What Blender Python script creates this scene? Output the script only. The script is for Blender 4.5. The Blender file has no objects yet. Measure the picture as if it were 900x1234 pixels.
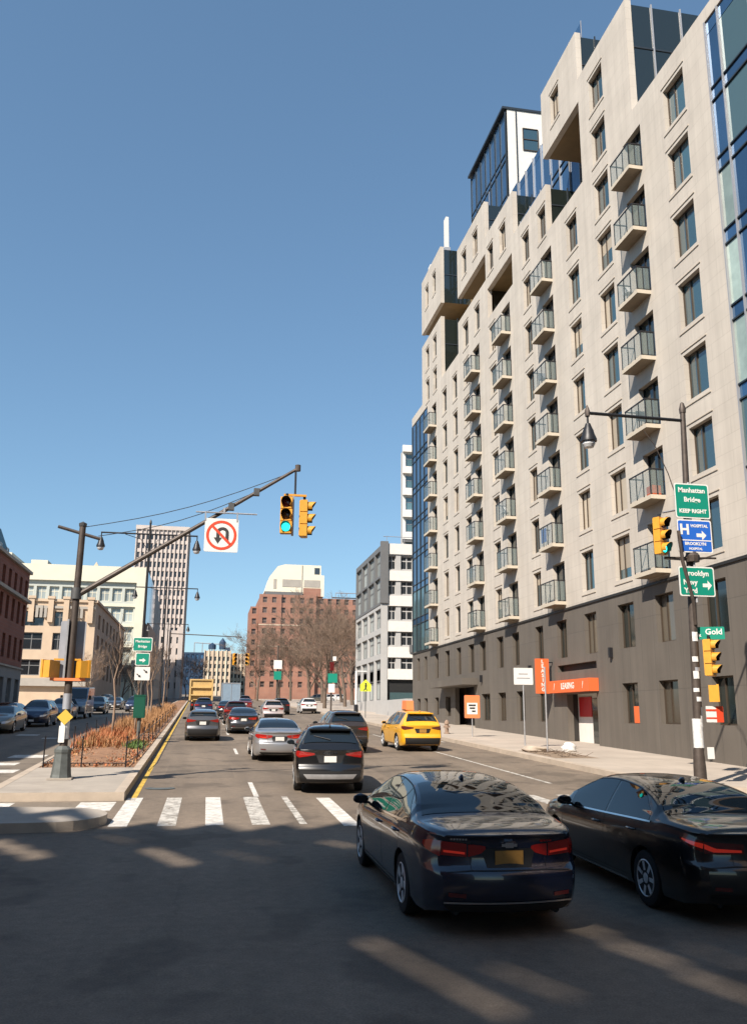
import bpy, bmesh, math, random
from math import sin, cos, pi, radians, sqrt, atan2, hypot
from mathutils import Vector, Matrix

random.seed(7)
SC = bpy.context.scene
COL = SC.collection
EYE = 2.5            # camera height above the road below it
GRADE = 0.0278       # the street climbs gently away from the camera
def gz(y): return GRADE * y

# ------------------------------------------------------------------ camera
F_PX, PITCH, ROLL, YAW = 1053.1, radians(13.15), radians(-0.45), radians(-10.468)
cam = bpy.data.cameras.new('camera'); cam.sensor_fit = 'VERTICAL'; cam.sensor_height = 24.0
cam.lens = F_PX / 1234 * 24.0
cam.clip_start = 0.1; cam.clip_end = 8000
cam_ob = bpy.data.objects.new('camera', cam); COL.objects.link(cam_ob); SC.camera = cam_ob
fw = Vector((sin(-YAW), cos(YAW), 0)); rt = Vector((cos(YAW), -sin(-YAW), 0))
fwd = fw * cos(PITCH) + Vector((0, 0, sin(PITCH))); upv = Vector((0, 0, cos(PITCH))) - fw * sin(PITCH)
R_ = rt * cos(ROLL) - upv * sin(ROLL); U_ = rt * sin(ROLL) + upv * cos(ROLL)
m = Matrix((R_, U_, -fwd)).transposed().to_4x4(); m.translation = Vector((0, 0, EYE))
cam_ob.matrix_world = m

# ------------------------------------------------------------------ light
SUN_EL, SUN_AZ = radians(43), radians(47)       # sun stands behind the camera on its left
to_sun = Vector((-cos(SUN_AZ) * cos(SUN_EL), -sin(SUN_AZ) * cos(SUN_EL), sin(SUN_EL)))
sl = bpy.data.lights.new('sun', 'SUN'); sl.energy = 4.9; sl.angle = radians(0.5); sl.color = (1.0, 0.91, 0.80)
so = bpy.data.objects.new('sun', sl); COL.objects.link(so)
so.rotation_euler = to_sun.to_track_quat('Z', 'Y').to_euler(); so.location = (-30, -30, 60)
W = bpy.data.worlds.new('World'); SC.world = W; W.use_nodes = True
nt = W.node_tree; nt.nodes.clear()
wo = nt.nodes.new('ShaderNodeOutputWorld'); bg = nt.nodes.new('ShaderNodeBackground'); sky = nt.nodes.new('ShaderNodeTexSky')
sky.sky_type = 'NISHITA'; sky.sun_disc = False; sky.sun_elevation = SUN_EL
sky.sun_rotation = atan2(to_sun.x, to_sun.y)
sky.altitude = 20; sky.air_density = 1.05; sky.dust_density = 0.0; sky.ozone_density = 6.0
bg.inputs[1].default_value = 0.074
def _vm(op, v):
    q = nt.nodes.new('ShaderNodeVectorMath'); q.operation = op; q.inputs[1].default_value = v; return q
g0 = _vm('MULTIPLY', (.131, .131, .131)); gm = nt.nodes.new('ShaderNodeGamma'); gm.inputs[1].default_value = .72; g1 = _vm('MULTIPLY', (6.15, 7.2, 7.4))
nt.links.new(sky.outputs[0], g0.inputs[0]); nt.links.new(g0.outputs[0], gm.inputs[0]); nt.links.new(gm.outputs[0], g1.inputs[0]); nt.links.new(g1.outputs[0], bg.inputs[0]); nt.links.new(bg.outputs[0], wo.inputs[0])
SC.view_settings.view_transform = 'Standard'; SC.view_settings.look = 'None'
SC.view_settings.exposure = 0.82; SC.view_settings.gamma = 1.0; SC.view_settings.use_curve_mapping = False
SC.cycles.max_bounces = 6; SC.cycles.diffuse_bounces = 3; SC.cycles.glossy_bounces = 4; SC.cycles.transmission_bounces = 4; SC.cycles.transparent_max_bounces = 6
SC.cycles.caustics_reflective = False; SC.cycles.caustics_refractive = False

# ------------------------------------------------------------------ materials
MATS = {}
def mat(name, col, rough=0.7, metal=0.0, var=0.0, scale=3.0, bump=0.0, bscale=40.0, coat=0.0, emit=0.0, ior=1.5, alpha=1.0, rnd=0.0, speck=0.0, trans=0.0, detail=5.0):
    if name in MATS: return MATS[name]
    M = bpy.data.materials.new(name); M.use_nodes = True; MATS[name] = M
    t = M.node_tree; n = t.nodes; l = t.links; b = n['Principled BSDF']
    c = (col[0], col[1], col[2], 1)
    b.inputs['Base Color'].default_value = c; b.inputs['Roughness'].default_value = rough
    b.inputs['Metallic'].default_value = metal; b.inputs['IOR'].default_value = ior
    b.inputs['Coat Weight'].default_value = coat; b.inputs['Coat Roughness'].default_value = 0.03
    if alpha < 1: b.inputs['Alpha'].default_value = alpha
    if trans: b.inputs['Transmission Weight'].default_value = trans
    if emit: b.inputs['Emission Color'].default_value = c; b.inputs['Emission Strength'].default_value = emit
    src = None
    if var or bump or speck:
        tc = n.new('ShaderNodeTexCoord')
    if var:
        nz = n.new('ShaderNodeTexNoise'); nz.inputs['Scale'].default_value = scale; nz.inputs['Detail'].default_value = detail
        nz.inputs['Roughness'].default_value = 0.6
        l.new(tc.outputs['Object'], nz.inputs['Vector'])
        mr = n.new('ShaderNodeMapRange'); mr.inputs['From Min'].default_value = 0.3; mr.inputs['From Max'].default_value = 0.7
        mr.inputs['To Min'].default_value = 1 - var; mr.inputs['To Max'].default_value = 1 + var
        l.new(nz.outputs[0], mr.inputs['Value']); src = mr.outputs[0]
    if speck:
        n2 = n.new('ShaderNodeTexNoise'); n2.inputs['Scale'].default_value = 90; n2.inputs['Detail'].default_value = 2
        l.new(tc.outputs['Object'], n2.inputs['Vector'])
        m2 = n.new('ShaderNodeMapRange'); m2.inputs['From Min'].default_value = 0.3; m2.inputs['From Max'].default_value = 0.7
        m2.inputs['To Min'].default_value = 1 - speck; m2.inputs['To Max'].default_value = 1 + speck
        l.new(n2.outputs[0], m2.inputs['Value'])
        if src:
            mu = n.new('ShaderNodeMath'); mu.operation = 'MULTIPLY'; l.new(src, mu.inputs[0]); l.new(m2.outputs[0], mu.inputs[1]); src = mu.outputs[0]
        else: src = m2.outputs[0]
    if rnd:
        oi = n.new('ShaderNodeObjectInfo'); m3 = n.new('ShaderNodeMapRange')
        m3.inputs['To Min'].default_value = 1 - rnd; m3.inputs['To Max'].default_value = 1 + rnd; l.new(oi.outputs['Random'], m3.inputs['Value'])
        if src:
            mu = n.new('ShaderNodeMath'); mu.operation = 'MULTIPLY'; l.new(src, mu.inputs[0]); l.new(m3.outputs[0], mu.inputs[1]); src = mu.outputs[0]
        else: src = m3.outputs[0]
    if src:
        vm = n.new('ShaderNodeVectorMath'); vm.operation = 'SCALE'; vm.inputs[0].default_value = col[:3]
        l.new(src, vm.inputs['Scale']); l.new(vm.outputs[0], b.inputs['Base Color'])
    if bump:
        nb = n.new('ShaderNodeTexNoise'); nb.inputs['Scale'].default_value = bscale; nb.inputs['Detail'].default_value = 4
        l.new(tc.outputs['Object'], nb.inputs['Vector'])
        bp = n.new('ShaderNodeBump'); bp.inputs['Strength'].default_value = bump; bp.inputs['Distance'].default_value = 0.02
        l.new(nb.outputs[0], bp.inputs['Height']); l.new(bp.outputs[0], b.inputs['Normal'])
    return M

def brickmat(name, c1, c2, mortar, w, h, msize=0.01, rough=0.85, axis='YZ', off=0.5, bump=0.3, var=0.1, streak=0.0):
    """coursed masonry too far off to tell its units apart"""
    M = bpy.data.materials.new(name); M.use_nodes = True; MATS[name] = M
    t = M.node_tree; n = t.nodes; l = t.links; b = n['Principled BSDF']; b.inputs['Roughness'].default_value = rough
    tc = n.new('ShaderNodeTexCoord'); sp = n.new('ShaderNodeSeparateXYZ'); cb = n.new('ShaderNodeCombineXYZ')
    l.new(tc.outputs['Object'], sp.inputs[0]); l.new(sp.outputs['Y' if axis == 'YZ' else 'X'], cb.inputs[0])
    l.new(sp.outputs['Y' if axis == 'XY' else 'Z'], cb.inputs[1])
    br = n.new('ShaderNodeTexBrick'); br.inputs['Scale'].default_value = 1; br.inputs['Brick Width'].default_value = w; br.inputs['Row Height'].default_value = h
    br.inputs['Mortar Size'].default_value = msize; br.offset = off; br.inputs['Mortar Smooth'].default_value = 0.2
    br.inputs['Color1'].default_value = (*c1, 1); br.inputs['Color2'].default_value = (*c2, 1); br.inputs['Mortar'].default_value = (*mortar, 1)
    l.new(cb.outputs[0], br.inputs['Vector'])
    nz = n.new('ShaderNodeTexNoise'); nz.inputs['Scale'].default_value = 0.6; nz.inputs['Detail'].default_value = 6; l.new(tc.outputs['Object'], nz.inputs['Vector'])
    mr = n.new('ShaderNodeMapRange'); mr.inputs['From Min'].default_value = 0.3; mr.inputs['From Max'].default_value = 0.7
    mr.inputs['To Min'].default_value = 1 - var; mr.inputs['To Max'].default_value = 1 + var; l.new(nz.outputs[0], mr.inputs['Value'])
    vm = n.new('ShaderNodeVectorMath'); vm.operation = 'SCALE'; l.new(br.outputs['Color'], vm.inputs[0]); l.new(mr.outputs[0], vm.inputs['Scale'])
    if streak:      # rain-washed vertical streaks
        mp = n.new('ShaderNodeMapping'); mp.inputs['Scale'].default_value = (2.2, 2.2, .09); l.new(tc.outputs['Object'], mp.inputs['Vector'])
        n3 = n.new('ShaderNodeTexNoise'); n3.inputs['Scale'].default_value = 1.0; n3.inputs['Detail'].default_value = 7; n3.inputs['Roughness'].default_value = .65; l.new(mp.outputs[0], n3.inputs['Vector'])
        m3 = n.new('ShaderNodeMapRange'); m3.inputs['From Min'].default_value = .32; m3.inputs['From Max'].default_value = .62; m3.inputs['To Min'].default_value = 1 - streak; m3.inputs['To Max'].default_value = 1.02; l.new(n3.outputs[0], m3.inputs['Value'])
        v3 = n.new('ShaderNodeVectorMath'); v3.operation = 'SCALE'; l.new(vm.outputs[0], v3.inputs[0]); l.new(m3.outputs[0], v3.inputs['Scale']); vm = v3
    l.new(vm.outputs[0], b.inputs['Base Color'])
    if bump:
        bp = n.new('ShaderNodeBump'); bp.inputs['Strength'].default_value = bump; bp.inputs['Distance'].default_value = 0.01; bp.invert = True
        l.new(br.outputs['Fac'], bp.inputs['Height']); l.new(bp.outputs[0], b.inputs['Normal'])
    return M

def roadmat(name, col, patch, crack):
    """worn asphalt: aggregate speckle, broad patches and tyre wear along Y, hairline cracks"""
    M = bpy.data.materials.new(name); M.use_nodes = True; MATS[name] = M
    t = M.node_tree; n = t.nodes; l = t.links; b = n['Principled BSDF']; b.inputs['Roughness'].default_value = 0.82
    tc = n.new('ShaderNodeTexCoord'); V = tc.outputs['Object']
    def noise(sc, det, vec=None, lo=0.0, hi=1.0, a=0.3, z=0.7):
        q = n.new('ShaderNodeTexNoise'); q.inputs['Scale'].default_value = sc; q.inputs['Detail'].default_value = det
        l.new(vec or V, q.inputs['Vector']); r = n.new('ShaderNodeMapRange')
        r.inputs['From Min'].default_value = a; r.inputs['From Max'].default_value = z; r.inputs['To Min'].default_value = lo; r.inputs['To Max'].default_value = hi
        l.new(q.outputs[0], r.inputs['Value']); return r.outputs[0], q
    def mul(a, c):
        q = n.new('ShaderNodeMath'); q.operation = 'MULTIPLY'; l.new(a, q.inputs[0]); l.new(c, q.inputs[1]); return q.outputs[0]
    mp = n.new('ShaderNodeMapping'); mp.inputs['Scale'].default_value = (1.3, 0.05, 1); l.new(V, mp.inputs['Vector'])
    s1, _ = noise(0.35, 6, None, 1 - patch, 1 + patch)
    s2, q2 = noise(55, 2, None, 0.78, 1.22)
    s3, _ = noise(1.0, 3, mp.outputs[0], 0.85, 1.12)
    s4, _ = noise(7, 4, None, .88, 1.12); s5, _ = noise(.9, 2, None, .72, 1.0, .36, .44); s = mul(mul(mul(mul(s1, s2), s3), s4), s5)
    vo = n.new('ShaderNodeTexVoronoi'); vo.feature = 'DISTANCE_TO_EDGE'; vo.inputs['Scale'].default_value = 0.28
    _, qd = noise(1.5, 5); mx = n.new('ShaderNodeMixRGB'); mx.inputs[0].default_value = 0.35; l.new(V, mx.inputs[1]); l.new(qd.outputs[1], mx.inputs[2])
    l.new(mx.outputs[0], vo.inputs['Vector'])
    cr = n.new('ShaderNodeMapRange'); cr.inputs['From Min'].default_value = 0.0; cr.inputs['From Max'].default_value = 0.006
    cr.inputs['To Min'].default_value = 1 - crack; cr.inputs['To Max'].default_value = 1.0; l.new(vo.outputs['Distance'], cr.inputs['Value'])
    s = mul(s, cr.outputs[0])
    vm = n.new('ShaderNodeVectorMath'); vm.operation = 'SCALE'; vm.inputs[0].default_value = col; l.new(s, vm.inputs['Scale'])
    l.new(vm.outputs[0], b.inputs['Base Color'])
    bp = n.new('ShaderNodeBump'); bp.inputs['Strength'].default_value = 0.35; bp.inputs['Distance'].default_value = 0.01
    l.new(q2.outputs[0], bp.inputs['Height']); l.new(bp.outputs[0], b.inputs['Normal'])
    return M

def wornpaint(name, col, wear=0.5):
    """road paint, worn through in flecks"""
    M = mat(name, col, 0.7, var=0.12, scale=4)
    t = M.node_tree; n = t.nodes; l = t.links; b = n['Principled BSDF']
    tc = n.new('ShaderNodeTexCoord'); q = n.new('ShaderNodeTexNoise'); q.inputs['Scale'].default_value = 5; q.inputs['Detail'].default_value = 8; q.inputs['Roughness'].default_value = 0.75
    l.new(tc.outputs['Object'], q.inputs['Vector']); r = n.new('ShaderNodeMapRange')
    r.inputs['From Min'].default_value = 0.40; r.inputs['From Max'].default_value = 0.56; r.inputs['To Min'].default_value = 1 - wear; r.inputs['To Max'].default_value = 1.0
    l.new(q.outputs[0], r.inputs['Value']); l.new(r.outputs[0], b.inputs['Alpha'])
    return M

mat('tar', (.022, .021, .02), .6, var=.2, scale=6)
mat('asphalt_plain', (.10, .096, .09), .85)
roadmat('asphalt', (.160, .124, .091), .16, .10)
roadmat('asphalt_left', (.175, .142, .108), .12, .10)
roadmat('asphalt_patch', (.138, .108, .08), .12, .0)
wornpaint('road_white', (.62, .59, .54), .34)
wornpaint('road_white_faint', (.50, .47, .42), .62)
wornpaint('road_yellow', (.62, .40, .06), .5)
mat('concrete', (.33, .29, .245), .85, var=.14, scale=1.2, bump=.2, bscale=30, speck=.08)
mat('kerb_stone', (.40, .33, .26), .8, var=.16, scale=1.5, bump=.25, bscale=30)
brickmat('sidewalk_flags', (.40, .34, .28), (.37, .315, .26), (.26, .22, .19), 1.5, 1.5, .012, .85, 'XY', 0.0, .3, .12)
mat('mulch', (.25, .135, .075), .95, var=.35, scale=2.5, bump=.8, bscale=14, speck=.3)
mat('earth', (.22, .16, .11), .95, var=.3, scale=2, bump=.5)
brickmat('tan_stone', (.505, .455, .392), (.49, .44, .379), (.425, .382, .328), 1.5, .62, .012, .75, 'YZ', .5, .2, .07, .13)
mat('tan_trim', (.48, .42, .35), .75, var=.06, scale=2)
brickmat('dark_panel', (.122, .105, .087), (.115, .099, .082), (.088, .077, .065), 1.1, 3.0, .014, .7, 'YZ', 0.0, .3, .08, .16)
mat('belt_metal', (.03, .027, .025), .5, .3)
mat('bronze', (.10, .075, .055), .45, .5)
mat('reveal_brown', (.22, .165, .125), .6, var=.05)
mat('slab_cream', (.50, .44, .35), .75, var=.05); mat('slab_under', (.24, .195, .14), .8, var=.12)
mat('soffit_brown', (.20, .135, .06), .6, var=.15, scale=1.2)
mat('rail_dark', (.035, .035, .04), .4, .6)
mat('glass_window', (.035, .075, .09), .04, 0.0, ior=2.4, rnd=.5)
mat('glass_window_warm', (.10, .085, .065), .12, 0.0, ior=1.7, rnd=.4)
mat('glass_dark', (.016, .022, .02), .06, 0.0, ior=1.9, rnd=.3)
mat('glass_blue', (.06, .14, .26), .06, .55, ior=1.9, rnd=.25, var=.12, scale=.5)
mat('glass_teal', (.10, .17, .18), .06, .3, ior=1.9, rnd=.4)
mat('glass_balcony', (.22, .27, .26), .08, 0, alpha=.30, ior=1.5)
mat('curtain', (.27, .34, .30), .08, rnd=.35, ior=2.0, var=.25, scale=.9)
mat('curtain_pale', (.42, .36, .28), .5, rnd=.25)
mat('mullion_pale', (.36, .36, .37), .4, .3)
mat('mullion_dark', (.04, .05, .06), .4, .4)
mat('white_wall', (.66, .63, .585), .75, var=.05)
mat('lamp_black', (.022, .022, .024), .45, .3)
mat('pole_grey', (.10, .10, .10), .5, .4, var=.2, scale=5)
mat('pole_brown', (.075, .058, .048), .55, .3, var=.25, scale=6)
mat('base_green', (.10, .11, .105), .6, .2, var=.2, scale=6)
mat('galv', (.42, .42, .43), .45, .6, var=.12, scale=8)
mat('sign_back', (.36, .37, .40), .5, .4, var=.12, scale=2)
mat('sig_yellow', (.60, .29, .03), .42, coat=.3, var=.08, scale=6)
mat('sig_black', (.012, .012, .012), .6)
mat('lens_red', (.10, .01, .01), .25, coat=.5)
mat('lens_amber', (.10, .05, .01), .25, coat=.5)
mat('lens_green_off', (.01, .09, .06), .25, coat=.5)
mat('lens_green_on', (.02, .75, .62), .3, emit=1.6)
mat('sign_white', (.72, .70, .66), .5)
mat('sign_green', (.005, .23, .155), .45)
mat('sign_green_dark', (.004, .075, .045), .45)
mat('sign_blue', (.02, .12, .50), .45)
mat('sign_red', (.62, .06, .02), .5)
mat('sign_orange', (.70, .13, .035), .55)
mat('sign_orange_lt', (.78, .22, .08), .55)
mat('sign_yellow', (.62, .42, .06), .5)
mat('sign_lime', (.68, .75, .05), .5)
mat('sign_print', (.03, .03, .03), .6)
mat('lamp_glass', (.55, .55, .55), .2, ior=1.45, coat=.3)
mat('tyre', (.013, .013, .014), .85)
mat('rim_silver', (.74, .74, .74), .35, .25)
mat('car_black_trim', (.012, .012, .013), .55)
mat('car_glass', (.010, .014, .017), .02, ior=1.75)
mat('chrome', (.75, .75, .76), .12, 1.0)
mat('tail_red', (.30, .010, .007), .15, coat=1.0)
mat('tail_red_on', (.75, .04, .02), .15, emit=.12, coat=1.0)
mat('tail_dark', (.10, .01, .01), .12, coat=1.0)
mat('lamp_clear', (.6, .6, .62), .1, .3, coat=1.0)
mat('plate_orange', (.36, .19, .045), .5, var=.1, scale=20)
mat('plate_white', (.66, .64, .60), .5)
mat('bark', (.125, .092, .068), .9, var=.25, scale=4)
mat('twig', (.20, .138, .098), .9, rnd=.2)
mat('bark_young', (.26, .18, .13), .85, var=.2, scale=4)
mat('grass_dry', (.36, .19, .085), .85, var=.3, scale=1.5)
mat('shrub_rust', (.37, .13, .052), .85, var=.3, scale=3)
mat('weed_green', (.08, .14, .03), .8, var=.3, scale=4)
mat('stick_white', (.65, .64, .62), .6, var=.2, scale=12)
mat('poster_red', (.45, .015, .02), .5)
mat('bag_white', (.72, .71, .69), .4)

# ------------------------------------------------------------------ mesh helpers
class MB:
    """collects geometry in world or local coordinates and links it as ONE mesh object"""
    def __init__(s): s.v = []; s.f = []; s.m = []; s.mats = []
    def mi(s, name):
        if name not in s.mats: s.mats.append(name)
        return s.mats.index(name)
    def face(s, pts, m):
        i = len(s.v); s.v.extend([tuple(p) for p in pts]); s.f.append(tuple(range(i, i + len(pts)))); s.m.append(s.mi(m))
    def box(s, x0, x1, y0, y1, z0, z1, m, faces=None, M=None):
        p = [(x0, y0, z0), (x1, y0, z0), (x1, y1, z0), (x0, y1, z0), (x0, y0, z1), (x1, y0, z1), (x1, y1, z1), (x0, y1, z1)]
        if M is not None: p = [tuple(M @ Vector(q)) for q in p]
        i = len(s.v); s.v.extend(p)
        F = {'b': (0, 3, 2, 1), 't': (4, 5, 6, 7), '-y': (0, 1, 5, 4), '+x': (1, 2, 6, 5), '+y': (2, 3, 7, 6), '-x': (3, 0, 4, 7)}
        for k, q in F.items():
            mm = m if not faces else faces.get(k, m)
            if mm is None: continue
            s.f.append(tuple(i + a for a in q)); s.m.append(s.mi(mm))
        return s
    def slopebox(s, x0, x1, y0, y1, h0, h1, m, n=1):
        """box that follows the street grade: heights above the road"""
        for k in range(n):
            a = y0 + (y1 - y0) * k / n; b = y0 + (y1 - y0) * (k + 1) / n
            p = [(x0, a, gz(a) + h0), (x1, a, gz(a) + h0), (x1, b, gz(b) + h0), (x0, b, gz(b) + h0), (x0, a, gz(a) + h1), (x1, a, gz(a) + h1), (x1, b, gz(b) + h1), (x0, b, gz(b) + h1)]
            i = len(s.v); s.v.extend(p)
            for q in ((0, 3, 2, 1), (4, 5, 6, 7), (0, 1, 5, 4), (1, 2, 6, 5), (2, 3, 7, 6), (3, 0, 4, 7)):
                s.f.append(tuple(i + c for c in q)); s.m.append(s.mi(m))
        return s
    def tube(s, pts, r, m, n=8, caps=True):
        pts = [Vector(p) for p in pts]; rs = r if isinstance(r, (list, tuple)) else [r] * len(pts)
        base = len(s.v); up = None
        for k, p in enumerate(pts):
            d = (pts[min(k + 1, len(pts) - 1)] - pts[max(k - 1, 0)]).normalized()
            if up is None:
                a = Vector((0, 0, 1)) if abs(d.z) < .9 else Vector((1, 0, 0))
                e1 = d.cross(a).normalized()
            else: e1 = (up - d * up.dot(d)).normalized()
            up = e1; e2 = d.cross(e1)
            for j in range(n):
                t = 2 * pi * j / n; q = p + (e1 * cos(t) + e2 * sin(t)) * rs[k]; s.v.append(tuple(q))
        mi = s.mi(m)
        for k in range(len(pts) - 1):
            for j in range(n):
                a = base + k * n + j; b = base + k * n + (j + 1) % n
                s.f.append((a, b, b + n, a + n)); s.m.append(mi)
        if caps:
            s.f.append(tuple(base + j for j in reversed(range(n)))); s.m.append(mi)
            s.f.append(tuple(base + (len(pts) - 1) * n + j for j in range(n))); s.m.append(mi)
        return s
    def lathe(s, prof, c, m, n=16, axis='z'):
        """prof: (radius, height) pairs"""
        base = len(s.v)
        for (r, h) in prof:
            for j in range(n):
                t = 2 * pi * j / n
                if axis == 'z': q = (c[0] + r * cos(t), c[1] + r * sin(t), c[2] + h)
                elif axis == 'y': q = (c[0] + r * cos(t), c[1] + h, c[2] + r * sin(t))
                else: q = (c[0] + h, c[1] + r * cos(t), c[2] + r * sin(t))
                s.v.append(q)
        mi = s.mi(m)
        for k in range(len(prof) - 1):
            for j in range(n):
                a = base + k * n + j; b = base + k * n + (j + 1) % n
                s.f.append((a, b, b + n, a + n)); s.m.append(mi)
        for k, rev in ((0, True), (len(prof) - 1, False)):
            if prof[k][0] > 1e-4:
                q = [base + k * n + j for j in range(n)]
                s.f.append(tuple(reversed(q) if rev else q)); s.m.append(mi)
        return s
    def prism(s, poly, M, t, m, side=None):
        """flat outline poly (2D x,z) extruded by t along local +y, placed by matrix M"""
        n = len(poly); base = len(s.v)
        for (x, z) in poly: s.v.append(tuple(M @ Vector((x, 0, z))))
        for (x, z) in poly: s.v.append(tuple(M @ Vector((x, t, z))))
        s.f.append(tuple(range(base, base + n))); s.m.append(s.mi(m))
        s.f.append(tuple(reversed(range(base + n, base + 2 * n)))); s.m.append(s.mi(side or m))
        for j in range(n):
            s.f.append((base + j, base + (j + 1) % n, base + n + (j + 1) % n, base + n + j)); s.m.append(s.mi(side or m))
        return s
    def mesh(s, name, off=(0, 0, 0), smooth=False, weld=False):
        me = bpy.data.meshes.new(name)
        o = Vector(off)
        me.from_pydata([tuple(Vector(v) - o) for v in s.v], [], s.f)
        for k in s.mats: me.materials.append(MATS[k])
        me.polygons.foreach_set('material_index', s.m)
        if weld:
            bm = bmesh.new(); bm.from_mesh(me); bmesh.ops.remove_doubles(bm, verts=bm.verts, dist=1e-4)
            bmesh.ops.recalc_face_normals(bm, faces=bm.faces); bm.to_mesh(me); bm.free()
        if smooth:
            me.polygons.foreach_set('use_smooth', [True] * len(me.polygons))
            if smooth != 'all': me.set_sharp_from_angle(angle=radians(35))
        me.update(); return me
    def build(s, name, parent=None, loc=None, smooth=False, world=True, weld=False):
        """world=True: geometry is in world coordinates and the parent's origin is taken off"""
        off = Vector((0, 0, 0))
        if world and parent is not None: off = parent_origin(parent)
        if loc is not None and world: off = Vector(loc) if parent is None else off
        o = bpy.data.objects.new(name, s.mesh(name, off, smooth, weld)); COL.objects.link(o)
        if parent is not None: o.parent = parent
        if loc is not None and parent is None: o.location = loc
        return o
def parent_origin(p):
    v = Vector((0, 0, 0))
    while p is not None: v += p.location; p = p.parent
    return v
def obj(name, me, parent=None, loc=(0, 0, 0), rz=0.0):
    o = bpy.data.objects.new(name, me); COL.objects.link(o); o.location = loc; o.rotation_euler = (0, 0, rz)
    if parent is not None: o.parent = parent
    return o
def tag(o, label=None, cat=None, group=None, kind=None):
    if label: o['label'] = label
    if cat: o['category'] = cat
    if group: o['group'] = group
    if kind: o['kind'] = kind
    return o
def thing(name, loc, label, cat, group=None, rz=0.0):
    o = bpy.data.objects.new(name, None); COL.objects.link(o); o.location = loc; o.rotation_euler = (0, 0, rz)
    o.empty_display_size = .2
    return tag(o, label, cat, group)
def copy_tree(o, parent=None):
    c = o.copy(); COL.objects.link(c)
    if parent is not None: c.parent = parent
    for ch in list(o.children): copy_tree(ch, c)
    return c
def relabel(o, loc, label, group=None, rz=0.0):
    o.location = loc; o.rotation_euler = (o.rotation_euler[0], o.rotation_euler[1], rz); o['label'] = label
    if group: o['group'] = group
    return o
def struct(o): o['kind'] = 'structure'; return o

_fonts = {}
def text_mesh(txt, size, m, depth=.004, bold=.0):
    """lettering as real geometry; lies in local XZ facing -Y, centred"""
    cu = bpy.data.curves.new('lettering', 'FONT'); cu.body = txt; cu.size = size; cu.align_x = 'CENTER'; cu.align_y = 'CENTER'
    cu.extrude = depth; cu.resolution_u = 2; cu.offset = bold
    o = bpy.data.objects.new('lettering', cu); COL.objects.link(o)
    dg = bpy.context.evaluated_depsgraph_get(); me = bpy.data.meshes.new_from_object(o.evaluated_get(dg))
    bpy.data.objects.remove(o); bpy.data.curves.remove(cu)
    me.transform(Matrix.Rotation(pi / 2, 4, 'X')); me.materials.clear(); me.materials.append(MATS[m]); me.name = 'lettering'
    return me
# ================================================================== the setting: ground, road, kerbs
def sheet(name, poly, h, m, kind='structure'):
    """flat sheet on the sloping street, h above the road surface; poly is (x,y)"""
    b = MB(); b.face([(x, y, gz(y) + h) for x, y in poly], m); o = b.build(name)
    o['kind'] = kind; return o
sheet('ground', [(-3000, -400), (3000, -400), (3000, 4000), (-3000, 4000)], -.02, 'asphalt_plain')
sheet('road', [(-9, -60), (60, -60), (60, 22), (12.3, 22), (12.3, 400), (-2.0, 400), (-2.0, 19.6), (-9, 19.6)], 0, 'asphalt')
sheet('side_road', [(-80, -60), (-9, -60), (-9, 19.6), (-2.0, 19.6), (-2.0, 400), (-13.6, 400), (-13.6, 21), (-80, 21)], 0, 'asphalt_left')

def kerb_right_x(y): return -1.72 - .0115 * max(0, y - 21)
ZK = .17
# right-hand pavement with a rounded corner and stone kerb
def arc(cx, cy, r, a0, a1, n): return [(cx + r * cos(radians(a0 + (a1 - a0) * k / n)), cy + r * sin(radians(a0 + (a1 - a0) * k / n))) for k in range(n + 1)]
out = [(12.3, 230.0)] + [(12.3, 26.0)] + arc(17.3, 25.0, 5.0, 180, 262, 10) + [(60, 19.6)]
b = MB()
inn = [(12.6, 230.0), (12.6, 26.0)] + arc(17.3, 25.0, 4.7, 180, 262, 10) + [(60, 19.9)]
b.face([(x, y, gz(y) + ZK) for x, y in inn] + [(60, 230, gz(230) + ZK)], 'sidewalk_flags')
struct(b.build('sidewalk'))
b = MB()
for k in range(len(out) - 1):
    a, c, d, e = out[k], out[k + 1], inn[k + 1], inn[k]
    z = lambda p, h: (p[0], p[1], gz(p[1]) + h)
    b.face([z(a, ZK), z(c, ZK), z(d, ZK), z(e, ZK)], 'kerb_stone'); b.face([z(a, 0), z(c, 0), z(c, ZK), z(a, ZK)], 'kerb_stone')
struct(b.build('kerb'))
# left-hand pavement
b = MB(); b.slopebox(-60, -13.6, 21, 400, -.01, .15, 'sidewalk_flags', 4); struct(b.build('sidewalk'))
# ------------------------------------------------------------------ planted median
YS = [21.4, 24, 27.9, 33, 40, 50, 65, 85, 110, 150, 200, 260]
def kerb_left_x(y): return -4.75 - .03 * min(max(0, y - 21), 12) - .003 * max(0, y - 33)
b = MB()
for k in range(len(YS) - 1):
    y0, y1 = YS[k], YS[k + 1]
    if k == 0:
        pass
    for fx, w in ((kerb_right_x, -.22), (kerb_left_x, .22)):
        a0, a1 = fx(y0), fx(y1)
        P = [(a0, y0), (a1, y1), (a1 + w, y1), (a0 + w, y0)]
        b.face([(x, y, gz(y) + .19) for x, y in P], 'kerb_stone')
        b.face([(a0, y0, gz(y0)), (a1, y1, gz(y1)), (a1, y1, gz(y1) + .19), (a0, y0, gz(y0) + .19)], 'kerb_stone')
        b.face([(a0 + w, y0, gz(y0)), (a1 + w, y1, gz(y1)), (a1 + w, y1, gz(y1) + .19), (a0 + w, y0, gz(y0) + .19)], 'kerb_stone')
y0 = 21.4
b.face([(kerb_left_x(y0), y0, gz(y0)), (kerb_right_x(y0), y0, gz(y0)), (kerb_right_x(y0), y0, gz(y0) + .19), (kerb_left_x(y0), y0, gz(y0) + .19)], 'kerb_stone')
struct(b.build('median_kerb'))
b = MB(); i = .218
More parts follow.
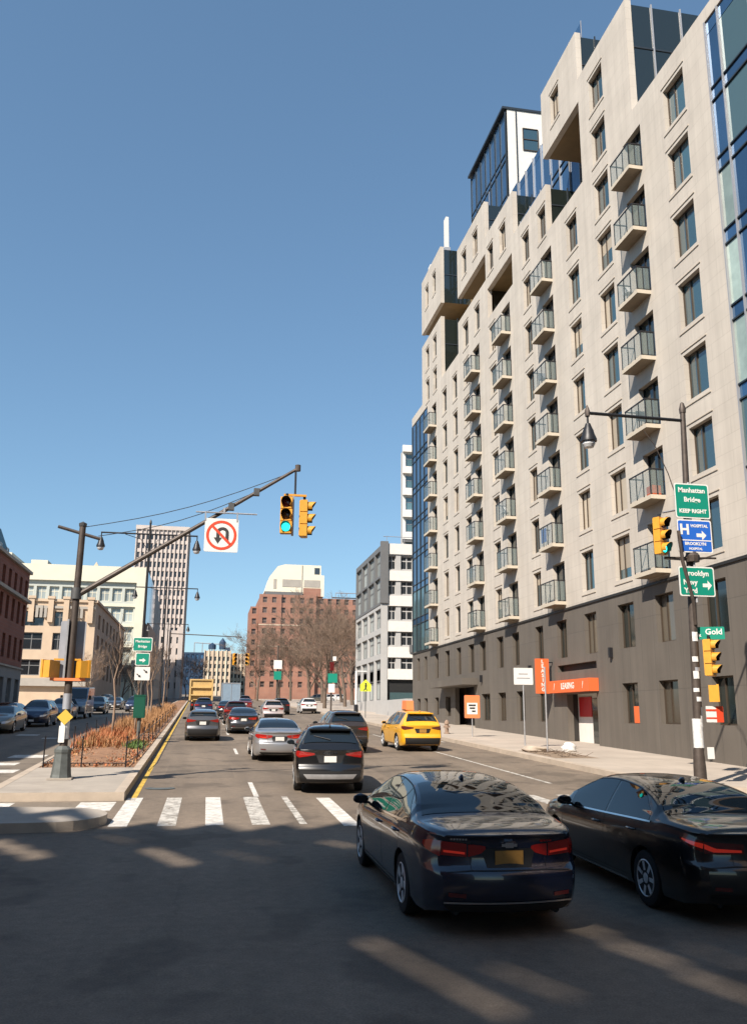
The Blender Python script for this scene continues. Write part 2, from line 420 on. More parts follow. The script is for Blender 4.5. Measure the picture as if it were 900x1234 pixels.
b.face([(kerb_left_x(21.4) + i, 21.402, gz(21.4) + .186), (kerb_right_x(21.4) - i, 21.402, gz(21.4) + .186), (kerb_right_x(27.9) - i, 27.9, gz(27.9) + .186), (kerb_left_x(27.9) + i, 27.9, gz(27.9) + .186)], 'concrete')
struct(b.build('median_paving'))
b = MB(); rr = random.Random(3)
NX = 10; ys = [27.9 + .9 * k for k in range(70)] + [92 + 6 * k for k in range(28)]
vv = {}
for k, y in enumerate(ys):
    for j in range(NX + 1):
        u = j / NX; x = kerb_left_x(y) + i + u * (kerb_right_x(y) - kerb_left_x(y) - 2 * i)
        h = .17 + (.10 * sin(pi * u) + rr.uniform(-.03, .035) if 0 < j < NX and k > 0 else 0)
        vv[k, j] = len(b.v); b.v.append((x, y, gz(y) + h))
for k in range(len(ys) - 1):
    for j in range(NX):
        b.f.append((vv[k, j], vv[k, j + 1], vv[k + 1, j + 1], vv[k + 1, j])); b.m.append(b.mi('mulch'))
struct(b.build('planting_bed', smooth='all'))
# refuge nose in front of the median, beyond the gap for walkers
b = MB()
pl = [(-9.0, 16.6), (-3.2, 16.9)] + arc(-2.75, 17.95, 1.02, -75, 75, 9) + [(-3.6, 19.15), (-9.0, 19.3)]
top = [(x, y, gz(y) + .17) for x, y in pl]; b.face(top, 'concrete')
for k in range(len(pl)):
    (x0, y0), (x1, y1) = pl[k], pl[(k + 1) % len(pl)]
    b.face([(x0, y0, gz(y0)), (x1, y1, gz(y1)), (x1, y1, gz(y1) + .17), (x0, y0, gz(y0) + .17)], 'kerb_stone')
struct(b.build('refuge_island'))
# ------------------------------------------------------------------ painted markings
def mark(name, rects, m, h=.004):
    b = MB()
    for (x0, x1, y0, y1) in rects: b.face([(x0, y0, gz(y0) + h), (x1, y0, gz(y0) + h), (x1, y1, gz(y1) + h), (x0, y1, gz(y1) + h)], m)
    return struct(b.build(name))
for k, x in enumerate((-1.50, -.62, .26, 1.13)): mark('crosswalk_bar', [(x - .17, x + .17, 17.5, 21.9)], 'road_white' if k in (0, 2) else 'road_white_faint')
mark('crosswalk_bar', [(1.86, 2.0, 17.5, 21.9)], 'road_white_faint')
mark('crosswalk_bar', [(2.66, 2.98, 17.2, 21.6)], 'road_white')
for x in (4.4, 5.3, 6.2, 7.1, 8.0, 8.9): mark('crosswalk_bar', [(x - .17, x + .17, 17.4, 21.8)], 'road_white_faint')
for x0, x1 in ((-2.62, -1.86), (-4.75, -4.0), (-6.6, -5.85)): mark('crosswalk_bar', [(x0, x1, 19.7, 21.15)], 'road_white')
mark('lane_line', [(1.22, 1.34, y, y + 3.3) for y in (21.95, 36.0, 51, 65.5, 80, 94, 108, 122)], 'road_white')
mark('lane_line', [(4.96, 5.08, y, y + 3.0) for y in (47.0, 61, 75, 89, 103, 117)], 'road_white')
mark('lane_line', [(9.62, 9.74, 24.5, 52)], 'road_white_faint')
mark('lane_line', [(11.9, 12.05, 44.5, 52)], 'road_white_faint')
b = MB()
for k in range(40):
    y0 = 21.4 + 4 * k; y1 = y0 + 4
    b.face([(kerb_right_x(y0) + .12, y0, gz(y0) + .004), (kerb_right_x(y0) + .25, y0, gz(y0) + .004), (kerb_right_x(y1) + .25, y1, gz(y1) + .004), (kerb_right_x(y1) + .12, y1, gz(y1) + .004)], 'road_yellow')
struct(b.build('yellow_edge_line'))
mark('lane_line', [(-9.7, -8.6, 49.5, 50.6), (-7.9, -7.2, 46.6, 47.4), (-6.9, -5.7, 34.2, 35.6), (-8.6, -7.5, 34.2, 35.6), (-6.6, -5.5, 28.3, 29.4), (-8.0, -7.1, 28.4, 29.3), (-7.2, -6.0, 31.0, 32.0)], 'road_white')
b = MB()      # darker rectangles where the road was dug up and refilled
for (x0, x1, y0, y1) in ((-1.1, .9, 26.5, 31.0), (5.4, 7.9, 24.2, 29.5), (-6.2, -2.6, 12.0, 14.4), (2.2, 3.9, 39, 46), (6.6, 9.0, 50, 61)): b.face([(x0, y0, gz(y0) + .002), (x1, y0, gz(y0) + .002), (x1, y1, gz(y1) + .002), (x0, y1, gz(y1) + .002)], 'asphalt_patch')
struct(b.build('road_patch'))
# a repaired trench and a manhole near the yellow line
b = MB(); b.lathe([(.38, 0), (.38, .006), (.31, .006), (.31, .003), (0, .003)], (-1.05, 23.9, gz(23.9) + .002), 'base_green', 20); tag(b.build('manhole_cover', smooth=True), 'round iron manhole cover in the asphalt beside the yellow line', 'manhole cover')
# ================================================================== walls with openings
def wall_grid(b, O, U, N, solids, holes, m, depth=.3, mrev=None, vax=(0, 0, 1), topm=None, back=False):
    """wall in plane O + u*U + v*Z, outward normal N. solids/holes: (u0,u1,v0,v1[,mat]). Edges get reveals 'depth' deep."""
    O, U, N, V = Vector(O), Vector(U), Vector(N), Vector(vax)
    us = sorted({round(r[i], 4) for r in solids + holes for i in (0, 1)}); vs = sorted({round(r[i], 4) for r in solids + holes for i in (2, 3)})
    def what(u, v):
        for r in holes:
            if r[0] < u < r[1] and r[2] < v < r[3]: return None
        for r in solids:
            if r[0] < u < r[1] and r[2] < v < r[3]: return r[4] if len(r) > 4 else m
        return None
    nu, nv = len(us) - 1, len(vs) - 1
    g = [[what((us[i] + us[i + 1]) / 2, (vs[j] + vs[j + 1]) / 2) for j in range(nv)] for i in range(nu)]
    P = lambda u, v, d=0: tuple(O + U * u + V * v - N * d)
    for i in range(nu):
        for j in range(nv):
            if not g[i][j]: continue
            u0, u1, v0, v1 = us[i], us[i + 1], vs[j], vs[j + 1]
            b.face([P(u0, v0), P(u1, v0), P(u1, v1), P(u0, v1)], g[i][j])
            mr = mrev or g[i][j]
            for (ii, jj, a, c) in ((i - 1, j, (u0, v0), (u0, v1)), (i + 1, j, (u1, v0), (u1, v1)), (i, j - 1, (u0, v0), (u1, v0)), (i, j + 1, (u0, v1), (u1, v1))):
                if not (0 <= ii < nu and 0 <= jj < nv) or not g[ii][jj]:
                    b.face([P(*a), P(*c), P(*c, depth), P(*a, depth)], mr)
    return b

_win = {}
def window_meshes(w, h, frame='bronze', style='two', bar=.055, fr=.10):
    """frame and pane for an opening w x h; local -X faces out, origin at the sill centre"""
    k = (round(w, 2), round(h, 2), frame, style)
    if k in _win: return _win[k]
    f = MB(); y0, y1 = -w / 2, w / 2
    f.box(0, fr, y0, y0 + bar, 0, h, frame); f.box(0, fr, y1 - bar, y1, 0, h, frame)
    f.box(0, fr, y0 + bar, y1 - bar, 0, bar, frame); f.box(0, fr, y0 + bar, y1 - bar, h - bar, h, frame)
    if style in ('two', 'door'):
        ym = y1 - .36 * w if style == 'two' else 0
        f.box(.005, fr - .005, ym - bar / 2, ym + bar / 2, bar, h - bar, frame)
    if style == 'hung': f.box(.005, fr - .005, y0 + bar, y1 - bar, h * .5 - bar / 2, h * .5 + bar / 2, frame)
    if style == 'four':
        f.box(.005, fr - .005, -bar / 2, bar / 2, bar, h - bar, frame); f.box(.007, fr - .007, y0 + bar, y1 - bar, h * .6 - bar / 2, h * .6 + bar / 2, frame)
    fm = f.mesh('window')
    p = MB(); p.box(fr * .55, fr * .55 + .02, y0 + bar * .6, y1 - bar * .6, bar * .6, h - bar * .6, 'glass_window'); 
    _win[k] = (fm, p); return _win[k]
_pane = {}
def add_window(parent, O, y, z, w, h, rz, glass='glass_window', frame='bronze', style='two', name='window', fr=.10):
    """O: parent's world origin"""
    fm, p = window_meshes(w, h, frame, style, fr=fr)
    o = obj(name, fm, parent, (y[0] - O[0], y[1] - O[1], z - O[2]), rz)
    kk = (id(fm), glass)
    if kk not in _pane:
        q = MB(); q.v = p.v; q.f = p.f; q.m = p.m; q.mats = [glass]; _pane[kk] = q.mesh('pane')
    obj('pane', _pane[kk], o)
    return o

# ================================================================== the long apartment building on the right
XF = 17.857
AO = (XF, 22.3, gz(22.3))
APT = thing('apartment_building', AO, 'long tan stone apartment block with dark ground floors, stepped roof and glass balconies', 'apartment building')
FL = 3.02
HEAD = [4.91 + 2.5 + FL * k for k in range(12)]          # window heads, row 0 is in the dark base
BELT = 7.92
rnd = random.Random(11)
cols = {'A': (27.92, 29.52), 'C': (34.90, 36.42), 'D': (38.66, 40.02), 'E': (45.48, 46.64), 'F': (52.15, 53.40), 'G': (58.30, 59.66), 'I': (61.50, 62.72), 'H': (64.58, 65.86)}
balc = {'B': (31.57, 33.25, 31.62, 33.42), 'E': (42.15, 43.75, 42.12, 43.98), 'F': (49.2, 50.8, 49.15, 51.1), 'G': (55.7, 57.3, 55.65, 57.6), 'J': (67.9, 69.4, 67.85, 69.85)}
WH = 1.92
holes = []; wins = []
def addcol(c, rows, h=WH, style='two'):
    y0, y1 = cols[c]
    for r in rows: holes.append((y0, y1, HEAD[r] - h, HEAD[r])); wins.append((y0, y1, HEAD[r] - h, h, style))
addcol('A', range(1, 8)); addcol('C', range(1, 10)); addcol('D', range(1, 8)); addcol('E', range(1, 9)); addcol('F', range(1, 8)); addcol('G', range(1, 9)); addcol('I', range(1, 8)); addcol('H', range(1, 8))
for (y0, y1, r) in ((44.0 - 1.2, 44.0, 8), (49.6, 50.8, 9), (52.2, 53.4, 9), (55.5, 56.7, 8), (55.6, 56.8, 10), (58.5, 59.7, 10), (67.6, 68.8, 8), (70.2, 71.4, 8), (67.6, 68.8, 9), (70.2, 71.4, 9), (67.7, 68.8, 11), (70.3, 71.4, 11), (40.2, 41.4, 10)):
    holes.append((y0, y1, HEAD[r] - WH, HEAD[r])); wins.append((y0, y1, HEAD[r] - WH, WH, 'two'))
doors = []
for c, (d0, d1, s0, s1) in balc.items():
    for r in range(1, 8):
        zf = HEAD[r] - 2.12; holes.append((d0, d1, zf, HEAD[r])); doors.append((d0, d1, zf, 2.12)); 
# dark base openings
for (y0, y1) in list(cols.values()) + [(31.57, 33.0), (42.2, 43.5), (49.3, 50.5), (55.7, 57.0), (67.9, 69.0), (71.6, 72.6), (74.2, 75.2)]:
    holes.append((y0, y1, 5.48, HEAD[0])); wins.append((y0, y1, 5.48, HEAD[0] - 5.48, 'two'))
for (y0, y1) in ((27.95, 29.3), (31.67, 33.15), (34.95, 36.38), (45.3, 46.66), (48.6, 50.0), (51.93, 53.36), (55.0, 56.8), (64.4, 65.9), (67.9, 69.1), (71.5, 72.6), (74.0, 75.1)):
    zb = max(2.28, gz(y0) + .75); holes.append((y0, y1, zb, 3.98)); wins.append((y0, y1, zb, 3.98 - zb, 'two'))
ENT = (39.0, 42.55, gz(39) - .1, 3.65); holes.append(ENT)
SLOT = (38.9, 43.6, 4.78, 5.12); holes.append(SLOT)
DOOR2 = (58.4, 63.2, gz(58) - .1, 4.55); holes.append(DOOR2)
LOG = (48.5, 53.6, 29.4, 31.6); holes.append(LOG)
T = 'tan_stone'; D_ = 'dark_panel'
solids = [(22.3, 76.9, -.5, BELT, D_), (26.25, 32.2, BELT, 29.7, T), (32.2, 37.7, BELT, 35.8, T), (37.7, 42.6, BELT, 29.65, T), (37.7, 42.75, 34.45, 38.8, T),
          (42.6, 48.1, BELT, 32.7, T), (48.1, 53.9, BELT, 35.8, T), (53.9, 60.95, BELT, 32.5, T), (53.9, 60.95, 34.55, 38.7, T), (60.95, 66.05, BELT, 29.95, T),
          (66.05, 70.9, BELT, 35.5, T), (70.9, 72.8, 29.2, 35.5, T), (66.05, 72.8, 36.75, 42.0, T), (72.8, 76.9, 29.2, 30.0, T), (22.3, 26.25, 29.1, 29.7, T)]
b = MB()
wall_grid(b, (XF, 0, 0), (0, 1, 0), (-1, 0, 0), solids, holes, T, .32)
b.box(XF - .06, XF + .02, 22.3, 76.9, BELT - .07, BELT + .04, 'belt_metal')
b.build('wall', APT)
# masses behind the facade skin; their near sides are glazed
def mass(y0, y1, z0, z1, x1=33, side='glass_dark', bottom='soffit_brown', x0=XF + .325, near=None):
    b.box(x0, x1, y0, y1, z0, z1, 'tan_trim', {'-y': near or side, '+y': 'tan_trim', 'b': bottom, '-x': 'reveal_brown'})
b = MB()
mass(22.35, 26.2, 0, 29.6); mass(26.2, 32.2, 0, 29.45); mass(32.2, 37.7, 0, 35.55); mass(37.7, 42.6, 5.25, 29.4); mass(37.7, 42.6, 0, 5.25, x0=XF + .66); mass(37.72, 42.73, 34.5, 38.55, 21.6)
mass(42.6, 48.1, 0, 32.45); mass(48.1, 53.9, 0, 29.3); mass(48.1, 53.9, 31.75, 35.55); b.box(XF + 3.2, 33, 48.1, 53.9, 29.3, 31.75, 'rail_dark')
mass(53.9, 60.95, 5.0, 32.25); mass(53.9, 66.05, 0, 5.0, x0=XF + 1.05); mass(53.92, 60.93, 34.6, 38.45, 24); mass(60.95, 66.05, 5.0, 29.7); mass(66.05, 72.8, 0, 35.25); mass(66.07, 72.78, 36.8, 41.75, 27); mass(72.8, 76.85, 0, 29.7)
b.box(20.5, 30, 54.2, 72.6, 34, 37.5, 'soffit_brown')
b.build('core', APT)
# mullions of the glazed returns
b = MB()
for (ye, z0, z1, xs, ztr) in ((32.2, 29.5, 35.7, (19.2, 20.7, 22.2, 23.7), 33.2), (37.72, 34.5, 38.7, (19.0, 20.2), 36.8), (42.6, 29.5, 32.6, (19.2, 20.6), 31.4), (48.1, 32.5, 35.7, (19.2, 20.6), 34.2), (53.92, 35.6, 38.6, (19.2, 20.6), 37.3), (66.05, 30, 35.4, (19.3, 21), 33), (66.07, 36.8, 41.8, (19.6, 21.4), 39.4)):
    for x in xs: b = MB(); b.box(x - .035, x + .035, ye - .06, ye, z0, z1, 'mullion_pale' if ye < 33 else 'mullion_dark'); b.build('mullion', APT)
    b = MB(); b.box(XF + .33, xs[-1] + 1, ye - .04, ye, ztr - .04, ztr + .04, 'mullion_dark'); b.build('transom', APT)
# window and door units
_trim = {}
for (y0, y1, z, h, st) in wins:
    base = z < BELT
    g = rnd.random()
    gl = ('glass_window_warm' if g < .45 else 'glass_dark') if base else ('glass_window' if g < .95 else 'curtain_pale')
    o = add_window(APT, AO, (XF + .2, (y0 + y1) / 2), z, round(y1 - y0, 2), round(h, 2), 0, gl, 'bronze', st)
    if not base:
        w = round(y1 - y0, 2); q = rnd.random()
        if q < .34:      # roller blind or curtain behind part of the glass
            kk = ('blind', w, round(q * 12)); hb = h * (.25 + .65 * rnd.random() if q < .12 else .93)
            bl = MB()
            if q < .12: bl.box(.048, .052, -w / 2 + .06, w / 2 - .06, h - .06 - hb * .8, h - .06, 'curtain_pale')
            elif q < .24: bl.box(.048, .052, w / 2 - .06 - w * .28, w / 2 - .06, .06, h - .06, 'curtain_pale')
            else: bl.box(.048, .052, -w / 2 + .06, -w / 2 + .06 + w * .2, .06, h - .06, 'curtain')
            obj('blind', bl.mesh('blind'), o)
        if w not in _trim:
            q = MB(); q.box(-.235, -.19, -w / 2 - .10, w / 2 + .12, 0, .05, 'tan_trim'); _trim[w] = q.mesh('sill')
        obj('sill', _trim[w], o, (0, 0, -.20)); obj('lintel', _trim[w], o, (0, 0, h + .16))
for (y0, y1, z, h) in doors: add_window(APT, AO, (XF + .22, (y0 + y1) / 2), z, round(y1 - y0, 2), h, 0, 'glass_dark', 'rail_dark', 'door', 'balcony_door')
# head grooves and sills: thin shadow lines above and below every window of the stone floors
# balconies: slab > glass panels and railing
BW = .64
def balcony_meshes(w):
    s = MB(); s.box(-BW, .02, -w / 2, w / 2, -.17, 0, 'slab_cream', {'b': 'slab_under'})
    r = MB(); H = 1.06; t = .035
    for (x, y) in ((-BW + .03, -w / 2 + .03), (-BW + .03, w / 2 - .03), (-.03, -w / 2 + .03), (-BW + .03, -w / 6), (-BW + .03, w / 6), (-BW / 2, -w / 2 + .03)): r.box(x - t / 2, x + t / 2, y - t / 2, y + t / 2, 0, H, 'rail_dark')
    r.box(-BW + .005, -BW + .055, -w / 2 + .005, w / 2 - .005, H, H + .05, 'rail_dark'); r.box(-BW + .055, 0, -w / 2 + .005, -w / 2 + .055, H + .001, H + .049, 'rail_dark'); r.box(-BW + .055, 0, w / 2 - .055, w / 2 - .005, H + .001, H + .049, 'rail_dark')
    g = MB(); g.box(-BW + .02, -BW + .03, -w / 2 + .06, w / 2 - .06, .06, H - .03, 'glass_balcony')
    g2 = MB(); g2.box(-BW + .06, -.05, -w / 2 + .02, -w / 2 + .03, .06, H - .03, 'glass_balcony')
    return s.mesh('balcony'), r.mesh('railing'), g.mesh('glass_panel'), g2.mesh('glass_panel')
for c, (d0, d1, s0, s1) in balc.items():
    w = s1 - s0; sm, rm, gm, gm2 = balcony_meshes(w)
    for r in range(1, 8):
        z = HEAD[r] - 2.12
        o = obj('balcony', sm, APT, (XF - AO[0], (s0 + s1) / 2 - AO[1], z - AO[2])); obj('railing', rm, o); obj('glass_panel', gm, o); obj('glass_panel', gm2, o)
# a few things kept on balconies give them life
b = MB(); z = HEAD[2] - 2.12; b.box(XF - .50, XF - .12, 31.72, 32.2, z, z + .42, 'sign_orange'); tag(b.build('storage_box'), 'small orange box standing on a balcony near the green road signs', 'box')
z = HEAD[2] - 2.12
b = MB(); b.box(XF - .60, XF - .585, 43.0, 43.7, z + .25, z + 1.0, 'sign_blue'); tag(b.build('towel', loc=(XF - .6, 43.3, z)), 'blue towel hung inside a glass balcony low in the middle of the facade', 'towel')
def folding_chair(y, r, m, label):
    z = HEAD[r] - 2.12; t = thing('balcony_chair', (XF - .34, y, z), label, 'chair')
    q = MB(); q.box(-.2, .2, -.2, .2, .42, .46, m); obj('seat', q.mesh('seat'), t); q = MB(); q.box(-.2, .2, .2, .23, .46, .88, m); obj('backrest', q.mesh('backrest'), t)
    for sx in (-.17, .17):
        for sy in (-.17, .17): q = MB(); q.box(sx - .015, sx + .015, sy - .015, sy + .015, 0, .42, 'rail_dark'); obj('leg', q.mesh('leg'), t)
folding_chair(32.9, 5, 'stick_white', 'white chair on the third balcony from the top of the nearest balcony column'); folding_chair(32.4, 3, 'car_black_trim', 'dark chair on the nearest balcony column, two floors above the lowest balcony')
folding_chair(43.2, 5, 'sign_back', 'grey chair on a high balcony of the second balcony column'); folding_chair(50.2, 3, 'stick_white', 'white chair on the third balcony column')
# curtain wall at the near corner (right edge of the picture) and the blue glazed far corner
def curtain_wall(name, y0, y1, z0, z1, ys, floors, x, spandrel, panes, mull, tm=.06):
    o = bpy.data.objects.new(name, None); COL.objects.link(o); o.parent = APT; o.location = (0, y0 - AO[1], z0 - AO[2]); O = (AO[0], y0, z0)
    ys = [y0] + ys + [y1]
    for k, y in enumerate(ys): mu = MB(); mu.box(x - .09, x + .03, y - tm / 2, y + tm / 2, z0, z1, mull); mu.build('mullion', o)
    for zf in floors:
        for d in (.03, .60): mu = MB(); mu.box(x - .06, x + .03, y0, y1, zf - d, zf - d + .06, 'mullion_dark'); mu.build('transom', o)
    zs = [z0] + floors + [z1]
    for a in range(len(zs) - 1):
        for k in range(len(ys) - 1):
            zl, zh = zs[a], zs[a + 1]
            if zh - zl < .3: continue
            zsp = zh - .6 if zh - zl > 2 else zh
            p = MB(); m = panes(a, k); p.box(x, x + .03, ys[k] + .02, ys[k + 1] - .02, zl + .02, zsp - .02, m); p.build('pane', o)
            if zsp < zh: p = MB(); p.box(x, x + .03, ys[k] + .02, ys[k + 1] - .02, zsp + .02, zh - .02, spandrel); p.build('spandrel', o)
    return o
fl = [HEAD[r] + .55 for r in range(1, 7)]
rr = random.Random(5)
curtain_wall('curtain_wall', 22.4, 26.2, BELT + .05, 29.1, [23.5, 25.35], fl, XF + .06, 'glass_blue', lambda a, k: ['curtain', 'glass_teal', 'curtain', 'glass_blue', 'glass_teal', 'curtain', 'glass_blue', 'glass_teal'][(a * 3 + k * 2) % 8], 'mullion_pale')
curtain_wall('corner_glazing', 70.95, 76.85, BELT + .1, 29.15, [72.4, 73.9, 75.4], fl, XF + .06, 'glass_blue', lambda a, k: 'glass_blue' if a >= 2 else rr.choice(['curtain', 'glass_teal', 'glass_teal']), 'mullion_dark')
# set-back glazed storeys and the penthouse
curtain_wall('setback_glazing', 37.8, 55.5, 29.5, 40.6, [39.2 + 1.48 * k for k in range(11)], [33.2, 36.9], 20.6, 'glass_blue', lambda a, k: 'glass_blue', 'mullion_pale', .05)
curtain_wall('penthouse_glazing', 57.8, 67.0, 38.5, 49.6, [59.1 + 1.3 * k for k in range(6)], [42.2, 45.9], 21.1, 'glass_blue', lambda a, k: 'glass_blue', 'mullion_dark', .05)
b = MB(); b.box(20.65, 30, 37.75, 55.55, 29, 40.65, 'mullion_dark'); b.box(21.2, 30, 57.7, 67.1, 29, 49.75, 'white_wall', {'t': 'mullion_dark', '-x': 'mullion_dark'}); b.box(20.8, 30.1, 57.62, 67.2, 49.75, 49.95, 'mullion_dark')
b.box(21.9, 21.98, 57.63, 57.7, 38, 49.7, 'mullion_dark')
b.build('penthouse', APT)
add_window(APT, AO, (23.1, 57.62), 46.2, 1.3, 2.0, pi / 2, 'glass_window', 'bronze', 'hung')
# glass balustrades on the roof terraces
for (y0, y1, z) in ( (37.8, 42.6, 38.8), (42.7, 48, 32.7), (48.2, 53.8, 35.8), (54.0, 60.9, 38.7)):
    b = MB(); b.box(XF + .45, XF + .47, y0, y1, z - .2, z + .85, 'glass_blue'); n = int((y1 - y0) / 1.4)
    for k in range(n + 1): y = y0 + (y1 - y0) * k / n; b.box(XF + .42, XF + .45, y - .025, y + .025, z - .2, z + .9, 'mullion_pale')
    b.build('balustrade', APT)
# roof plant
b = MB(); b.box(18.4, 18.9, 66.5, 67.4, 42.0, 42.3, 'galv'); b.box(18.55, 18.8, 66.6, 67.3, 42.3, 45.3, 'white_wall'); b.build('antenna_panel', APT)
b = MB(); b.box(18.4, 18.8, 71.6, 72.4, 42, 43.4, 'white_wall'); b.build('antenna_panel', APT)
b = MB(); b.lathe([(.0, 0), (.9, .05), (.95, .9), (.6, 1.5), (0, 1.6)], (19.3, 61.6, 38.7), 'white_wall', 14); b.build('roof_vent', APT, smooth=True)
# street door under the orange awning
b = MB(); y0, y1, z0, z1 = ENT
b.box(XF + .58, XF + .63, y0 - .1, y1 + .1, z0, z1 + .5, 'white_wall'); b.box(XF + .33, XF + .58, y1, y1 + .05, z0, z1 + .2, 'belt_metal'); b.box(XF + .33, XF + .58, y0 - .05, y0, z0, z1 + .2, 'dark_panel'); b.box(XF + .33, XF + .58, y0, y1, z1 + .02, z1 + .1, 'dark_panel')
b.build('entrance_recess', APT)
b = MB(); b.box(XF + .53, XF + .58, 39.2, 40.75, gz(40), 3.4, 'glass_dark'); b.build('shop_door', APT)
b = MB(); b.box(XF + .53, XF + .57, 40.85, 42.3, 2.55, 3.5, 'poster_red'); tag(b.build('poster'), 'dark red poster on the white wall inside the recessed entrance', 'poster')
b = MB(); b.box(XF + .25, XF + .3, SLOT[0], SLOT[1], SLOT[2] - .1, SLOT[3] + .1, 'sig_black'); b.build('vent_slot', APT)
b = MB(); b.box(XF + .9, XF + 1.0, 58.2, 63.4, gz(58), 4.6, 'rail_dark'); b.box(XF + .85, XF + .9, 60.3, 61.6, gz(60), 4.0, 'glass_dark'); b.build('lobby_door', APT)
b = MB(); b.box(XF - 1.1, XF - .005, 57.6, 66.6, 4.62, 5.05, 'dark_panel'); b.build('canopy', APT)
aw = MB(); aw.box(XF - .5, XF - .01, 38.75, 43.75, 3.72, 4.32, 'sign_orange'); A_ = tag(aw.build('awning_sign', loc=(XF, 41.2, 3.7)), 'flat orange awning sign above the recessed shop entrance', 'sign')
def flat_text(parent, txt, size, loc, rz, m, name='lettering', bold=.0, tilt=0):
    o = obj(name, text_mesh(txt, size, m, bold=bold), parent, loc, rz); return o
flat_text(A_, 'LEASING', .42, (-.505, .05, .31), -pi / 2, 'sign_white', bold=.008)
flat_text(A_, '/', .46, (-.505, 1.75, .31), -pi / 2, 'sign_white'); flat_text(A_, '/', .46, (-.505, -1.75, .31), -pi / 2, 'sign_white')
b = MB(); b.box(XF - .95, XF - .25, 44.2, 44.4, 3.72, 5.52, 'sign_orange'); b.box(XF - .25, XF, 44.27, 44.33, 3.9, 3.96, 'rail_dark'); b.box(XF - .25, XF, 44.27, 44.33, 5.3, 5.36, 'rail_dark')
B_ = tag(b.build('blade_sign', loc=(XF, 44.3, 3.7)), 'tall orange blade sign with white letters fixed to the dark facade', 'sign')
for k, ch in enumerate('LEASING'): flat_text(B_, ch, .26, (-.6, -.105, 1.66 - .24 * k), 0, 'sign_white', bold=.008)
for (y, z) in ((37.2, 5.15), (56.6, 4.75), (47.5, 4.9)):
    b = MB(); b.box(XF - .16, XF - .002, y - .08, y + .08, z, z + .45, 'rail_dark'); b.build('wall_lamp', APT)
for (yy, z0) in ((35.05, 2.35),):
    b = MB(); b.box(XF + .17, XF + .19, 35.0, 35.75, 2.3, 3.0, 'sign_orange'); tag(b.build('window_poster'), 'small orange poster low in a ground floor window', 'poster')
# ================================================================== other buildings
brickmat('red_brick', (.21, .075, .05), (.18, .062, .042), (.17, .10, .08), .9, .32, .02, .85, 'YZ', .5, .2, .1)
brickmat('red_brick_far', (.31, .155, .107), (.285, .137, .096), (.29, .17, .125), 2.4, .9, .03, .85, 'XZ', .5, .1, .1)
mat('stone_pale', (.34, .31, .27), .85, var=.1, scale=.8)
mat('stone_grey', (.20, .205, .21), .85, var=.1, scale=.8)
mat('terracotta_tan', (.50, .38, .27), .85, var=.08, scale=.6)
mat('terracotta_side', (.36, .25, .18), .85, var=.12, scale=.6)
mat('cream_panel', (.62, .58, .46), .8, var=.05, scale=.5)
mat('pale_green_panel', (.43, .445, .40), .6, var=.06, scale=.3)
mat('teal_metal', (.03, .10, .12), .5, .3, var=.1)
mat('tower_white', (.50, .435, .395), .8, var=.06, scale=.4)
mat('navy_panel', (.03, .055, .10), .4, .2, var=.15, scale=.3)
mat('beige_brick', (.50, .40, .30), .85, var=.08, scale=.3)
mat('grey_panel', (.13, .13, .13), .6, var=.06, scale=1)
mat('grey_light', (.40, .39, .375), .7, var=.05, scale=1)
mat('cream_cap', (.70, .64, .50), .8, var=.05, scale=.3)
mat('far_glass_brick', (.075, .055, .05), .3, rnd=.6); mat('far_glass_mid', (.085, .075, .075), .2, ior=1.7, rnd=.6); mat('brick_frame', (.22, .16, .13), .6)
mat('far_glass', (.025, .03, .035), .12, ior=1.8, rnd=.5)
mat('far_glass_light', (.30, .33, .32), .2, ior=1.6, rnd=.3)
_fw = {}
def far_window(parent, O, P, w, h, rz, glass='far_glass', frame='mullion_pale', style='hung'):
    k = (w, h, glass, frame, style)
    if k not in _fw:
        f = MB(); f.box(.04, .08, -w / 2, w / 2, 0, h, glass); t = min(.12, w * .1)
        f.box(0, .04, -w / 2, -w / 2 + t, 0, h, frame); f.box(0, .04, w / 2 - t, w / 2, 0, h, frame); f.box(0, .04, -w / 2 + t, w / 2 - t, 0, t, frame); f.box(0, .04, -w / 2 + t, w / 2 - t, h - t, h, frame)
        if style == 'hung': f.box(0, .038, -w / 2 + t, w / 2 - t, h * .5 - t / 2, h * .5 + t / 2, frame)
        if style == 'cross': f.box(0, .038, -t / 2, t / 2, t, h - t, frame); f.box(.002, .036, -w / 2 + t, w / 2 - t, h * .6, h * .6 + t, frame)
        _fw[k] = f.mesh('window')
    return obj('window', _fw[k], parent, (P[0] - O[0], P[1] - O[1], P[2] - O[2]), rz)
def facade(parent, O, face, plane, a0, a1, z0, z1, us, vs, m, depth=.35, glass='far_glass', frame='mullion_pale', style='hung', extra=None, rev=None, name='wall', skip=None):
    """one pierced wall with its windows. face '-y','+x','-x'; us: (u0,u1) window spans, vs: (v0,v1)"""
    b = MB(); holes = [(u[0], u[1], v[0], v[1]) for u in us for v in vs if not (skip and skip(u, v))]
    sol = [(a0, a1, z0, z1)] + (extra or [])
    if face == '-y': Oo, U, N, rz = (0, plane, 0), (1, 0, 0), (0, -1, 0), pi / 2
    elif face == '+x': Oo, U, N, rz = (plane, 0, 0), (0, 1, 0), (1, 0, 0), pi
    else: Oo, U, N, rz = (plane, 0, 0), (0, 1, 0), (-1, 0, 0), 0
    wall_grid(b, Oo, U, N, sol, holes, m, depth, rev); b.build(name, parent)
    for (u0, u1, v0, v1) in holes:
        d = depth - .1; c = (u0 + u1) / 2
        P = (c, plane + d, v0) if face == '-y' else ((plane - d, c, v0) if face == '+x' else (plane + d, c, v0))
        far_window(parent, O, P, round(u1 - u0, 2), round(v1 - v0, 2), rz, glass, frame, style)
